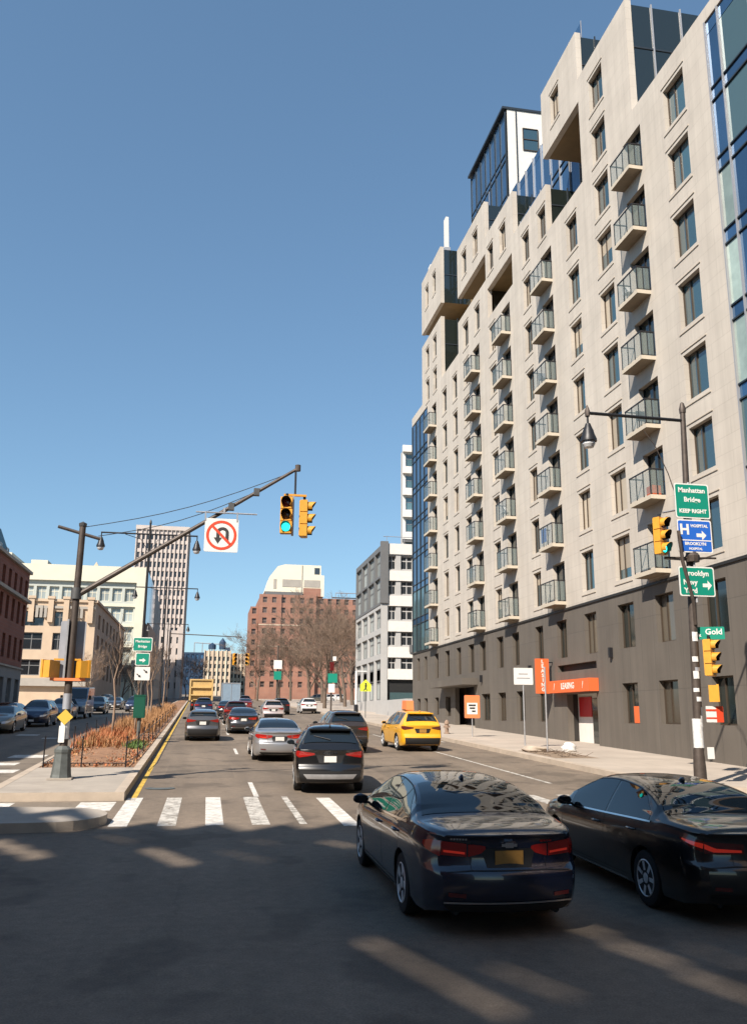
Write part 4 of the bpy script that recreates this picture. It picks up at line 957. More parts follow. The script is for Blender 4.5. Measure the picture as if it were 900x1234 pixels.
# ================================================================== signal mast on the median
MX, MY = -3.58, 24.47; MZ = gz(MY) + .186
MAST = thing('signal_mast', (MX, MY, MZ), 'tall dark signal pole with slanting mast arm on the near end of the median', 'signal pole')
b = MB(); b.box(MX - .30, MX + .30, MY - .30, MY + .30, MZ, MZ + .04, 'concrete'); b.lathe([(.27, .04), (.25, .12), (.23, .30), (.20, .62), (.215, .68), (.215, .74), (.13, .82), (0, .84)], (MX, MY, MZ), 'base_green', 8); b.build('base', MAST)
top = 5.0 + EYE
b = MB(); b.tube([(MX, MY, MZ + .8), (MX, MY, 4.6), (MX + .02, MY, top)], [.105, .095, .085], 'pole_brown', 12); b.lathe([(.1, 0), (.11, .08), (0, .14)], (MX + .02, MY, top), 'pole_grey', 10); b.lathe([(.14, 0), (.14, .3)], (MX, MY, 5.5), 'pole_grey', 12); b.build('shaft', MAST, smooth=True)
tip = Vector((2.28, MY, 9.5)); root = Vector((MX + .05, MY, 5.62))
b = MB(); b.tube([root, root.lerp(tip, .5), tip], [.075, .06, .045], 'pole_brown', 10); b.lathe([(.08, -.08), (.08, .1)], tip, 'pole_brown', 10)
for t in (.68, .80): q = root.lerp(tip, t); b.box(q.x - .08, q.x + .08, MY - .09, MY + .09, q.z - .1, q.z + .1, 'pole_grey')
b.build('mast_arm', MAST, smooth=True)
b = MB(); b.tube([(MX - .62, MY, top - .03), (MX + .5, MY, top - .33)], .045, 'pole_brown', 8); b.build('cross_arm', MAST, smooth=True)
for (z0, t) in ((top - .02, .96), (top - .25, .82)):
    q = root.lerp(tip, t); b = MB(); P = []
    a = Vector((MX + .05 + .4 * (t < .9), MY, z0))
    for k in range(9): f = k / 8; p = a.lerp(q, f); p.z -= .22 * sin(pi * f); P.append(p)
    b.tube(P, .011, 'sig_black', 5); b.build('stay_cable', MAST)
# stickers on the pole
b = MB(); b.lathe([(.112, 0), (.112, .55)], (MX, MY, MZ + 1.0), 'stick_white', 12); b.build('sticker', MAST, smooth=True); b = MB(); b.lathe([(.110, 0), (.110, .4)], (MX, MY, MZ + 1.75), 'sign_back', 12); b.build('sticker', MAST, smooth=True)
# --- traffic signal heads: housing, three visors, lenses; face -Y
def signal_head(name, loc, label, rz, lit=None, group=None, s=1.0):
    t = thing(name, loc, label, 'traffic signal', group, rz)
    h = MB(); w, d = .17 * s, .10 * s
    for k in range(3):
        z = (.36 * (2 - k)) * s; h.box(-w, w, -d, d, z + .012, z + .348 * s, 'sig_yellow'); h.box(-w + .02, w - .02, -d + .02, d - .02, z - .001, z + .012, 'sig_yellow')
    h.box(-w * .9, w * .9, d, d + .03 * s, .03 * s, 1.05 * s, 'sig_yellow'); h.lathe([(.04, 0), (.04, .12)], (0, 0, 1.06 * s), 'rail_dark', 8)
    o = obj('housing', h.mesh('housing'), t)
    for k, (nm, on) in enumerate((('lens_red', 'lens_red'), ('lens_amber', 'lens_amber'), ('lens_green_off', 'lens_green_on'))):
        z = (.36 * (2 - k) + .18) * s
        v = MB(); N = 14; R_ = .145 * s; L = .24 * s
        for j in range(N):       # cut-away tunnel visor, open at the bottom
            a0 = radians(-40 + 260 * j / N); a1 = radians(-40 + 260 * (j + 1) / N)
            f = lambda a: L * (.55 + .45 * max(0, sin(a)))
            P = [(R_ * cos(a0), -d, z + R_ * sin(a0)), (R_ * cos(a1), -d, z + R_ * sin(a1)), (R_ * cos(a1), -d - f(a1), z + R_ * sin(a1)), (R_ * cos(a0), -d - f(a0), z + R_ * sin(a0))]
            Q = [(x * .965, y, z + (zz - z) * .965) for x, y, zz in P]
            v.face(P, 'sig_yellow'); v.face(Q, 'sig_black'); v.face([P[2], P[3], Q[3], Q[2]], 'sig_yellow')
        obj('visor', v.mesh('visor'), t)
        l = MB(); l.lathe([(0, -.03 * s), (.07 * s, -.022 * s), (.125 * s, 0)], (0, -d - .004, z), on if lit == k else nm, 16, 'y'); l.lathe([(.125 * s, -.002), (.142 * s, -.002)], (0, -d - .001, z), 'sig_black', 16, 'y'); obj('lens', l.mesh('lens', smooth=True), t)
    return t
signal_head('traffic_signal', (1.98, MY - .12, 7.52), 'yellow traffic signal showing green, hung from the mast arm tip facing the camera', radians(-10), 2)
signal_head('traffic_signal', (2.50, MY + .05, 7.48), 'yellow traffic signal turned sideways at the mast arm tip', radians(80), None)
b = MB(); b.tube([(2.22, MY, 9.42), (2.22, MY, 8.72)], .03, 'rail_dark', 8); b.box(1.9, 2.55, MY - .03, MY + .03, 8.66, 8.72, 'sig_yellow'); b.box(2.14, 2.20, MY - .05, MY + .05, 7.5, 8.66, 'galv'); b.build('hanger', MAST)
# --- signs and boxes on the mast
def board(name, cx, y, cz, w, h, m, label, cat='sign', rz=0, back='galv', t=.02, border=None, corner=.06, lift=None):
    """a flat sign: outline plate with rounded corners, optional border line; local -Y is its face"""
    s = thing(name, (cx, y, cz), label, cat, None, rz)
    def rr(w, h, r):
        P = []
        for (sx, sz, a) in ((1, 1, 0), (-1, 1, 90), (-1, -1, 180), (1, -1, 270)):
            for k in range(5): q = radians(a + 90 * k / 4); P.append((sx * (w / 2 - r) + r * cos(q), sz * (h / 2 - r) + r * sin(q)))
        return P
    b = MB(); b.prism(rr(w, h, corner), Matrix.Identity(4), t, border or m, back); obj('plate', b.mesh('plate'), s)
    if border: b = MB(); b.prism(rr(w - .07, h - .07, corner * .8), Matrix.Translation((0, -.005, 0)), .004, m); obj('face', b.mesh('face'), s)
    return s
def letter(s, txt, size, x, z, m, bold=.004, y=-.008): return obj('lettering', text_mesh(txt, size, m, .002, bold), s, (x, y, z))
def arrow_mesh(L, w, m, head=.45, name='arrow'):
    P = [(-L / 2, -w / 2), (L / 2 - L * head, -w / 2), (L / 2 - L * head, -w * 1.35), (L / 2, 0), (L / 2 - L * head, w * 1.35), (L / 2 - L * head, w / 2), (-L / 2, w / 2)]
    b = MB(); b.prism(P, Matrix.Identity(4), .003, m); return b.mesh(name)
s = board('no_u_turn_sign', .18, MY - .12, 7.40, .93, .95, 'sign_white', 'white square no U-turn sign hanging from the mast arm', corner=.04)
def ring(R0, R1, m, n=40, y=-.006, t=.003):
    b = MB()
    for k in range(n):
        a0, a1 = 2 * pi * k / n, 2 * pi * (k + 1) / n
        b.face([(R0 * cos(a0), y, R0 * sin(a0)), (R0 * cos(a1), y, R0 * sin(a1)), (R1 * cos(a1), y, R1 * sin(a1)), (R1 * cos(a0), y, R1 * sin(a0))], m)
    return b
obj('prohibition_ring', ring(.345, .42, 'sign_red').mesh('prohibition_ring'), s)
b = MB()      # U-turn arrow: right leg up, over, and down to an arrow head
P_in, P_out = [], []
for k in range(13):
    a = pi * k / 12; P_out.append((.03 + .17 * cos(a), .08 + .15 * sin(a))); P_in.append((.03 + .085 * cos(a), .08 + .07 * sin(a)))
for k in range(12): b.face([(P_in[k][0], -.009, P_in[k][1]), (P_out[k][0], -.009, P_out[k][1]), (P_out[k + 1][0], -.009, P_out[k + 1][1]), (P_in[k + 1][0], -.009, P_in[k + 1][1])], 'sign_print')
b.box(.115, .20, -.010, -.007, -.14, .08, 'sign_print'); b.box(-.14, -.055, -.010, -.007, -.08, .08, 'sign_print')
b.face([(-.21, -.009, -.07), (.015, -.009, -.07), (-.0975, -.009, -.24)], 'sign_print'); obj('turn_arrow', b.mesh('turn_arrow'), s)
b = MB(); b.face([(-.27, -.012, .22), (-.22, -.012, .27), (.27, -.012, -.22), (.22, -.012, -.27)], 'sign_red'); obj('slash', b.mesh('slash'), s)
q = root.lerp(tip, .66)
b = MB(); b.tube([(-.55, MY - .08, 8.05), (1.15, MY - .08, 8.05)], .022, 'galv', 6); b.box(-.30, -.26, MY - .13, MY - .09, 7.8, 8.07, 'galv'); b.box(.58, .62, MY - .13, MY - .09, 7.8, 8.07, 'galv'); b.box(.2, .26, MY - .1, MY - .02, 8.03, 8.2, 'galv'); b.build('sign_bracket', MAST)
s = board('sign_back_plate', MX - .02, MY + .16, 4.42, .66, 1.02, 'sign_back', 'grey back of a tall sign strapped to the signal pole, upper of two', back='sign_back')
s = board('sign_back_plate', MX + .02, MY + .17, 3.62, .98, .58, 'sign_back', 'grey back of a wide sign strapped low behind the signal pole', back='sign_back')
b = MB(); b.box(MX - .15, MX - .1, MY - .14, MY + .16, 3.4, 4.95, 'galv'); b.build('sign_strap', MAST)
# walk signals seen from the side, one each side of the pole
def walk_signal(loc, label, rz, blank=False):
    t = thing('walk_signal', loc, label, 'walk signal', None, rz)
    h = MB(); h.box(-.21, .21, -.10, .10, 0, .44, 'sig_yellow'); h.box(-.23, .23, -.16, -.10, .40, .46, 'sig_yellow'); h.box(-.23, -.20, -.16, -.10, 0, .40, 'sig_yellow'); h.box(.20, .23, -.16, -.10, 0, .40, 'sig_yellow'); obj('housing', h.mesh('housing'), t)
    f = MB(); f.box(-.19, .19, -.112, -.102, .02, .40, 'sig_black'); obj('face', f.mesh('face'), t); return t
walk_signal((MX - .46, MY - .05, 3.42), 'yellow walk signal on the left of the signal pole, seen from the side', radians(-118))
walk_signal((MX + .30, MY - .05, 3.42), 'yellow walk signal on the right of the signal pole, seen from the side', radians(118))
b = MB(); b.box(MX - .42, MX + .26, MY - .02, MY + .02, 3.87, 3.92, 'sig_yellow'); b.box(MX - .46, MX + .42, MY - .16, MY - .1, 3.34, 3.41, 'sign_orange_lt'); b.build('bracket', MAST)
s = thing('warning_diamond', (MX - .0, MY - .13, MZ + 1.55), 'small yellow diamond plate low on the signal pole', 'sign')
b = MB(); b.prism([(-.2, 0), (0, -.2), (.2, 0), (0, .2)], Matrix.Identity(4), .015, 'sign_yellow', 'galv'); obj('plate', b.mesh('plate'), s)
s = board('small_notice', MX - .05, MY - .135, MZ + 1.12, .15, .42, 'sign_white', 'narrow white notice under the yellow diamond on the signal pole', corner=.015)

# ================================================================== lamps
def lamp_head(parent, O, x, y, z):
    """bell lantern hanging below (x,y,z)"""
    b = MB(); b.lathe([(.03, 0), (.03, -.25), (.07, -.27), (.10, -.36), (.15, -.48), (.17, -.58), (.225, -.72), (.23, -.80), (.17, -.80)], (x, y, z), 'lamp_black', 14); h = b.build('lantern', parent, smooth=True)
    g = MB(); g.lathe([(.17, -.80), (.18, -.88), (.13, -.97), (0, -1.0)], (x, y, z), 'lamp_glass', 14); g.build('lamp_glass', h, smooth=True)
def twin_lamp(x, y, label, H=10.6):
    z = gz(y) + .19; t = thing('street_lamp', (x, y, z), label, 'street lamp', 'twin-armed street lamps along the median')
    b = MB(); b.lathe([(.2, 0), (.2, .9), (.12, 1.0)], (x, y, z), 'lamp_black', 10); b.tube([(x, y, z + .9), (x, y, z + H + .6)], [.095, .055], 'lamp_black', 10); b.lathe([(.07, 0), (.05, .15), (0, .25)], (x, y, z + H + .6), 'lamp_black', 8); b.build('pole', t, smooth=True)
    b = MB(); b.tube([(x - 2.58, y, z + H), (x + 2.58, y, z + H)], .045, 'lamp_black', 8)
    for s in (-1, 1): b.tube([(x + s * .08, y, z + H - .9), (x + s * .45, y, z + H - .3), (x + s * 1.3, y, z + H - .05)], .02, 'lamp_black', 6)
    b.build('arm', t, smooth=True)
    for s in (-1, 1): lamp_head(t, None, x + s * 2.55, y, z + H)
twin_lamp(-3.5, 48.5, 'nearest twin-armed black street lamp on the median'); twin_lamp(-3.75, 75, 'second twin-armed black street lamp on the median'); twin_lamp(-5.4, 118, 'third twin-armed black street lamp, far along the median')
# green signs on the median between saplings
s = board('route_sign', -3.12, 43.3, 5.75, .9, .66, 'sign_green', 'upper green route sign above another on the median pole', border='sign_white'); letter(s, 'Manhattan', .16, 0, .14, 'sign_white'); letter(s, 'Bridge', .16, 0, -.1, 'sign_white')
s = board('route_sign', -3.08, 43.3, 5.05, .66, .6, 'sign_green', 'lower small green route sign on the median pole', border='sign_white'); obj('arrow', arrow_mesh(.3, .08, 'sign_white'), s, (0, -.008, -.05))
s = board('direction_sign', -3.05, 43.3, 4.38, .7, .62, 'sign_white', 'white sign with dark arrows below the green signs on the median pole', corner=.04)
for k in (-1, 1): o = obj('arrow', arrow_mesh(.26, .05, 'sign_print'), s, (k * .15, -.008, .1 * k)); o.rotation_euler = (0, radians(40), 0)
b = MB(); b.tube([(-3.05, 43.38, gz(43.4) + .19), (-3.05, 43.38, 6.05)], .05, 'pole_grey', 8); tag(b.build('sign_post', loc=(-3.05, 43.38, gz(43.4) + .19)), 'grey post carrying the green and white signs on the median', 'post')
t = thing('control_cabinet', (-3.02, 42.9, gz(43) + .19), 'dark green control cabinet on a short leg under the median signs', 'cabinet')
b = MB(); b.tube([(0, 0, 0), (0, 0, .95)], .09, 'base_green', 8); obj('leg', b.mesh('leg'), t)
b = MB(); b.box(-.28, .24, -.18, .18, .95, 1.95, 'sign_green_dark', {'+x': 'sig_black'}); b.box(-.3, .26, -.2, .2, 1.95, 2.0, 'sign_green_dark'); b.box(-.24, .2, -.19, -.18, 1.0, 1.9, 'sign_green_dark'); obj('box', b.mesh('box'), t)

# ================================================================== right-hand corner pole with lamp, signs, signals
PX, PY = 12.86, 22.0; PZ = gz(PY) + ZK
POLE = thing('lamp_signal_pole', (PX, PY, PZ), 'tall corner pole with a single bell lamp arm, covered in stickers', 'street lamp')
def pole_x(z): return PX + .3 * (z - PZ) / 10.7
b = MB(); b.lathe([(.17, 0), (.16, .5), (.14, .8), (.13, .95)], (PX, PY, PZ), 'pole_brown', 12); b.build('base', POLE, smooth=True)
b = MB(); b.tube([(pole_x(PZ + .9), PY, PZ + .9), (pole_x(5.5), PY, 5.5), (pole_x(PZ + 10.35), PY, PZ + 10.35)], [.125, .11, .075], 'pole_brown', 12); b.lathe([(.09, 0), (.1, .12), (.05, .3), (0, .34)], (pole_x(PZ + 10.35), PY, PZ + 10.35), 'pole_brown', 10); b.build('shaft', POLE, smooth=True)
za = 8.42 + EYE
b = MB(); b.tube([(pole_x(za), PY, za - .02), (10.2, PY, za)], .05, 'lamp_black', 8); b.lathe([(.07, -.1), (.08, .05), (.03, .2), (0, .25)], (10.2, PY, za), 'pole_brown', 8)
b.tube([(pole_x(7.6), PY, 7.6), (12.55, PY, 9.3), (12.2, PY, 10.1), (11.9, PY, 10.5)], .014, 'pole_brown', 6); b.build('arm', POLE, smooth=True)
lamp_head(POLE, None, 10.2, PY, za - .05)
# stickers and flyers
b = MB(); R = random.Random(4)
for z, h, m in ((4.55, .25, 'stick_white'), (4.0, .14, 'stick_white'), (3.75, .1, 'sign_back'), (3.55, .2, 'stick_white'), (3.2, .1, 'stick_white'), (2.95, .12, 'stick_white'), (2.6, .2, 'sign_back'), (2.28, .3, 'stick_white')):
    N = 6; a0 = R.uniform(200, 300); b = MB()
    for k in range(N):
        p = [radians(a0 + 70 * k / N), radians(a0 + 70 * (k + 1) / N)]; r = .128
        x = pole_x(z); b.face([(x + r * cos(p[0]), PY + r * sin(p[0]), z), (x + r * cos(p[1]), PY + r * sin(p[1]), z), (x + r * cos(p[1]), PY + r * sin(p[1]), z + h), (x + r * cos(p[0]), PY + r * sin(p[0]), z + h)], m)
    b.build('sticker', POLE)
b = MB(); b.lathe([(.135, 0), (.135, .75)], (pole_x(1.7), PY, 1.75), 'stick_white', 12); b.build('sticker', POLE, smooth=True)
fz = PY - .22
s = board('route_sign', 13.10, fz, 8.45, 1.05, 1.0, 'sign_green', 'green Manhattan Bridge sign, topmost on the right corner pole', border='sign_white')
letter(s, 'Manhattan', .195, 0, .30, 'sign_white', .006); letter(s, 'Bridge', .195, 0, .03, 'sign_white', .006); letter(s, 'KEEP RIGHT', .155, 0, -.30, 'sign_white', .006)
s = board('hospital_sign', 13.10, fz - .005, 7.44, 1.04, .93, 'sign_blue', 'blue hospital sign with white H under the green bridge sign', border='sign_white')
letter(s, 'H', .40, -.30, .17, 'sign_white', .014); letter(s, 'HOSPITAL', .115, .15, .29, 'sign_white', .004); obj('arrow', arrow_mesh(.30, .10, 'sign_white'), s, (.2, -.008, .03)); letter(s, 'BROOKLYN', .12, 0, -.22, 'sign_white', .004); letter(s, 'HOSPITAL', .09, 0, -.36, 'sign_white', .003)
b = MB(); b.box(-.5, .5, -.007, -.005, -.135, -.105, 'sign_white'); obj('divider', b.mesh('divider'), s)
s = board('route_sign', 13.06, fz, 6.17, 1.06, .82, 'sign_green', 'green Brooklyn Navy Yard sign, lowest of the three on the right corner pole', border='sign_white')
letter(s, 'Brooklyn', .20, 0, .22, 'sign_white', .006); letter(s, 'Navy', .20, -.2, -.03, 'sign_white', .006); letter(s, 'Yard', .20, -.2, -.26, 'sign_white', .006); obj('arrow', arrow_mesh(.27, .10, 'sign_white'), s, (.3, -.008, -.1))
b = MB()
b.tube([(12.2, PY - .12, 6.82), (13.75, PY - .12, 6.86)], .03, 'pole_brown', 6); b.lathe([(.18, -.12), (.20, .05), (.1, .2), (.05, .25)], (13.05, PY - .1, 6.85), 'pole_brown', 10)
b.tube([(13.05, PY - .16, 5.6), (13.05, PY - .16, 9.0)], .03, 'galv', 6); b.tube([(12.25, PY - .1, 8.1), (pole_x(8.3), PY, 8.3)], .03, 'galv', 6); b.tube([(12.2, PY - .1, 6.8), (pole_x(6.8), PY, 6.8)], .03, 'galv', 6)
b.tube([(12.55, PY - .34, 7.55), (12.62, PY - .32, 6.7), (12.9, PY - .25, 5.6), (pole_x(5.0), PY - .13, 5.0)], .05, 'pole_brown', 8); b.build('bracket', POLE, smooth=True)
signal_head('traffic_signal', (12.08, PY - .2, 6.88), 'yellow traffic signal on the left of the right corner pole, green lens', radians(28), 2, s=.97)
s = board('street_name_sign', 13.42, PY - .1, 4.78, .72, .34, 'sign_green', 'green street name sign angled beside the right corner pole', rz=radians(-24), corner=.03)
letter(s, 'Gold', .22, .08, .03, 'sign_white', .004); letter(s, 'St', .12, -.3, -.06, 'sign_white', .003)
signal_head('traffic_signal', (13.33, PY - .12, 3.62), 'yellow traffic signal low on the right corner pole, turned to the right', radians(38), None, s=.92)
walk_signal((13.36, PY - .08, 2.94), 'yellow walk signal on the right corner pole, seen from the side', radians(58))
s = board('parking_notice', 13.33, PY - .14, 2.62, .5, .42, 'sign_white', 'white notice with red edge under the walk signal on the corner pole', corner=.02)
b = MB(); b.box(.05, .25, -.007, -.002, -.21, .21, 'sign_red'); b.box(-.25, .05, -.007, -.002, .08, .13, 'sign_red'); b.box(-.25, .05, -.007, -.002, -.12, -.08, 'sign_red'); obj('print', b.mesh('print'), s)
s = board('flyer', 13.12, PY - .16, 1.62, .2, .3, 'sign_white', 'white flyer taped low on the right corner pole', corner=.01)
# --- pavement furniture on the right
s = board('orange_sign', 14.05, 46.4, gz(46.4) + ZK + 1.58, .86, 1.2, 'sign_orange_lt', 'orange notice board with white panel on a short post by the kerb', corner=.06)
b = MB(); b.box(-.29, .29, -.008, -.001, -.4, .2, 'sign_white'); obj('panel', b.mesh('panel'), s)
b = MB()
for (z, a, c) in ((.07, -.2, .2), (-.08, -.14, .16), (-.24, -.02, .18)): b.box(a, c, -.012, -.007, z - .045, z + .045, 'sign_print')
obj('print', b.mesh('print'), s); b = MB(); b.tube([(0, .04, -1.58), (0, .04, -.4)], .03, 'galv', 6); obj('post', b.mesh('post'), s)
s = board('white_sign', 13.55, 37, gz(37) + ZK + 3.05, .88, .72, 'sign_white', 'white sign on a tall thin post near the shop entrance', corner=.03)
b = MB()
for (z, a, c) in ((.1, -.22, .2), (-.08, -.3, .3)): b.box(a, c, -.004, -.001, z - .02, z + .02, 'sign_back')
obj('print', b.mesh('print'), s); b = MB(); b.tube([(0, .04, -3.05), (0, .04, .3)], .033, 'galv', 6); obj('post', b.mesh('post'), s)
b = MB(); b.tube([(13.6, 34.6, gz(34.6) + ZK), (13.6, 34.6, gz(34.6) + ZK + 3.4)], .035, 'galv', 6); tag(b.build('bare_post', loc=(13.6, 34.6, gz(34.6) + ZK)), 'thin bare metal post in the tree pit below the blade sign', 'post')
b = MB(); z = gz(34) + ZK + .004; b.face([(12.7, 31.5, gz(31.5) + ZK + .004), (14.4, 31.5, gz(31.5) + ZK + .004), (14.4, 35.6, gz(35.6) + ZK + .004), (12.7, 35.6, gz(35.6) + ZK + .004)], 'earth'); struct(b.build('tree_pit'))
b = MB(); R = random.Random(8)
for k in range(60): a = Vector((R.uniform(12.8, 14.2), R.uniform(31.8, 35.2), 0)); a.z = gz(a.y) + ZK + .03; d = Vector((R.uniform(-1, 1), R.uniform(-1, 1), R.uniform(0, .35))) * R.uniform(.2, .6); b.tube([a, a + d], [.012, .005], R.choice(['twig', 'bark']), 4)
tag(b.build('fallen_twigs'), 'fallen twigs and brush lying in the tree pit', 'twigs', kind='stuff')
def blob(c, s, seed, m, name):
    bm = bmesh.new(); bmesh.ops.create_icosphere(bm, subdivisions=3, radius=1); R = random.Random(seed)
    ph = [R.uniform(0, 6) for _ in range(6)]
    for v in bm.verts:
        k = 1 + .13 * sin(3 * v.co.x + ph[0]) + .12 * sin(4 * v.co.y + ph[1]) + .1 * sin(7 * v.co.z + 3 * v.co.x + ph[2]); v.co *= k
        v.co.z = max(v.co.z, -.55) + .55; v.co = Vector((v.co.x * s[0], v.co.y * s[1], v.co.z * s[2]))
    me = bpy.data.meshes.new(name); bm.to_mesh(me); bm.free(); me.materials.append(MATS[m]); me.polygons.foreach_set('use_smooth', [True] * len(me.polygons)); return obj(name, me, None, c)
tag(blob((14.65, 35.0, gz(35) + ZK), (.34, .24, .22), 3, 'bag_white', 'plastic_bag'), 'crumpled white plastic bag lying at the edge of the tree pit', 'bag')
tag(blob((13.3, 35.2, gz(35.2) + ZK), (.5, .4, .16), 5, 'kerb_stone', 'sand_heap'), 'small pale heap of sand beside the thin bare post', 'heap')
HY = thing('fire_hydrant', (13.55, 49.8, gz(49.8) + ZK), 'short rust brown fire hydrant on the right pavement ahead of the taxi', 'hydrant')
b = MB(); b.lathe([(.17, 0), (.17, .06), (.11, .08), (.11, .52), (.15, .54), (.15, .58), (.12, .68), (.05, .76), (0, .78)], (0, 0, 0), 'bark_young', 12); obj('barrel', b.mesh('barrel', smooth=True), HY)
for a in (-1, 1): b = MB(); b.lathe([(.055, 0), (.055, .09)], (a * .1 if a > 0 else -.19, 0, .4), 'bark_young', 8, 'x'); obj('outlet', b.mesh('outlet'), HY)
b = MB(); b.lathe([(.07, -.2), (.07, -.1)], (0, 0, .36), 'bark_young', 8, 'y'); obj('outlet', b.mesh('outlet'), HY)
# --- far signs and signals
s = thing('crossing_sign', (14.0, 79, gz(79) + ZK), 'lime yellow pentagon crossing sign beyond the taxi', 'sign')
b = MB(); b.prism([(-.5, -.45), (.5, -.45), (.5, .15), (0, .6), (-.5, .15)], Matrix.Translation((0, -.05, 2.75)), .02, 'sign_lime', 'galv'); obj('plate', b.mesh('plate'), s)
b = MB(); b.lathe([(0, 0), (.07, .0), (.07, .14), (0, .14)], (0, -.06, 2.9), 'sign_print', 8); b.face([(-.1, -.06, 2.85), (.12, -.06, 2.85), (.06, -.06, 2.55), (.2, -.06, 2.36), (.1, -.06, 2.36), (0, -.06, 2.5), (-.15, -.06, 2.36), (-.24, -.06, 2.36), (-.06, -.06, 2.58)], 'sign_print'); obj('walker_symbol', b.mesh('walker_symbol'), s)
b = MB(); b.tube([(0, 0, 0), (0, 0, 3.2)], .04, 'base_green', 6); obj('post', b.mesh('post'), s)
s = thing('white_post', (13.9, 83.5, gz(83.5) + ZK), 'tall white post with a short arm beyond the taxi', 'post'); b = MB(); b.tube([(0, 0, 0), (0, 0, 4.2)], .12, 'stick_white', 8); b.tube([(0, 0, 4.15), (1.0, 0, 4.15)], .08, 'stick_white', 6); obj('shaft', b.mesh('shaft'), s); b = MB(); b.lathe([(.22, 0), (.2, 1.0), (.1, 1.1)], (0, 0, 0), 'rail_dark', 8); obj('base', b.mesh('base'), s)
def far_signal_pole(x, y, H, label, arm, signs):
    t = thing('far_signal_pole', (x, y, gz(y) + ZK), label, 'signal pole')
    b = MB(); b.tube([(0, 0, 0), (0, 0, H)], .11, 'pole_brown', 6)
    if arm: b.tube([(0, 0, H - .3), (arm[0], 0, arm[1])], .08, 'pole_brown', 6)
    obj('shaft', b.mesh('shaft'), t)
    for (dx, z, w, h, m) in signs: b = MB(); b.box(dx - w / 2, dx + w / 2, -.25, -.2, z - h / 2, z + h / 2, m); obj('sign_plate', b.mesh('sign_plate'), t)
far_signal_pole(7.9, 103, 7.4, 'pole with a white sign above a green sign in the avenue, far off', None, [(0, 5.2, .95, 1.0, 'sign_white'), (0, 3.95, .85, .95, 'sign_green')])
far_signal_pole(14.2, 103, 7.0, 'pole with a round green sign above a white one near the grey building', None, [(.1, 3.75, 1.1, 1.05, 'sign_green'), (0, 2.6, .75, 1.0, 'sign_white'), (0, 5.1, .5, 1.0, 'lens_red'), (.3, 6.0, .4, .5, 'sign_white')])
far_signal_pole(20.0, 112.5, 14.5, 'slim pole with a long thin arm reaching left of the grey building', (-4.6, 14.2), [])
far_signal_pole(-6.0, 140, 11.0, 'far mast arm over the avenue carrying two yellow signals', (11.0, 10.4), [])
signal_head('traffic_signal', (4.0, 139.8, gz(140) + 6.2), 'left of the two tiny yellow signals far down the avenue', radians(20), None, s=1.7)
signal_head('traffic_signal', (6.0, 139.8, gz(140) + 6.2), 'right of the two tiny yellow signals far down the avenue', radians(-25), None, s=1.7)
# ================================================================== vehicles
def pchip(P):
    """smooth monotone interpolation through (t, value) points"""
    T = [p[0] for p in P]; Vv = [p[1] for p in P]; n = len(P)
    h = [T[i + 1] - T[i] for i in range(n - 1)]; d = [(Vv[i + 1] - Vv[i]) / h[i] for i in range(n - 1)]
    m = [d[0]] + [0 if d[i - 1] * d[i] <= 0 else 2 * d[i - 1] * d[i] / (d[i - 1] + d[i]) for i in range(1, n - 1)] + [d[-1]]
    def f(t):
        if t <= T[0]: return Vv[0]
        if t >= T[-1]: return Vv[-1]
        for i in range(n - 1):
            if t <= T[i + 1]:
                s = (t - T[i]) / h[i]; a = 2 * s ** 3 - 3 * s ** 2 + 1; b_ = s ** 3 - 2 * s ** 2 + s; c = -2 * s ** 3 + 3 * s ** 2; e = s ** 3 - s ** 2
                return a * Vv[i] + b_ * h[i] * m[i] + c * Vv[i + 1] + e * h[i] * m[i + 1]
    return f
def lerp(a, b, t): return a + (b - a) * t
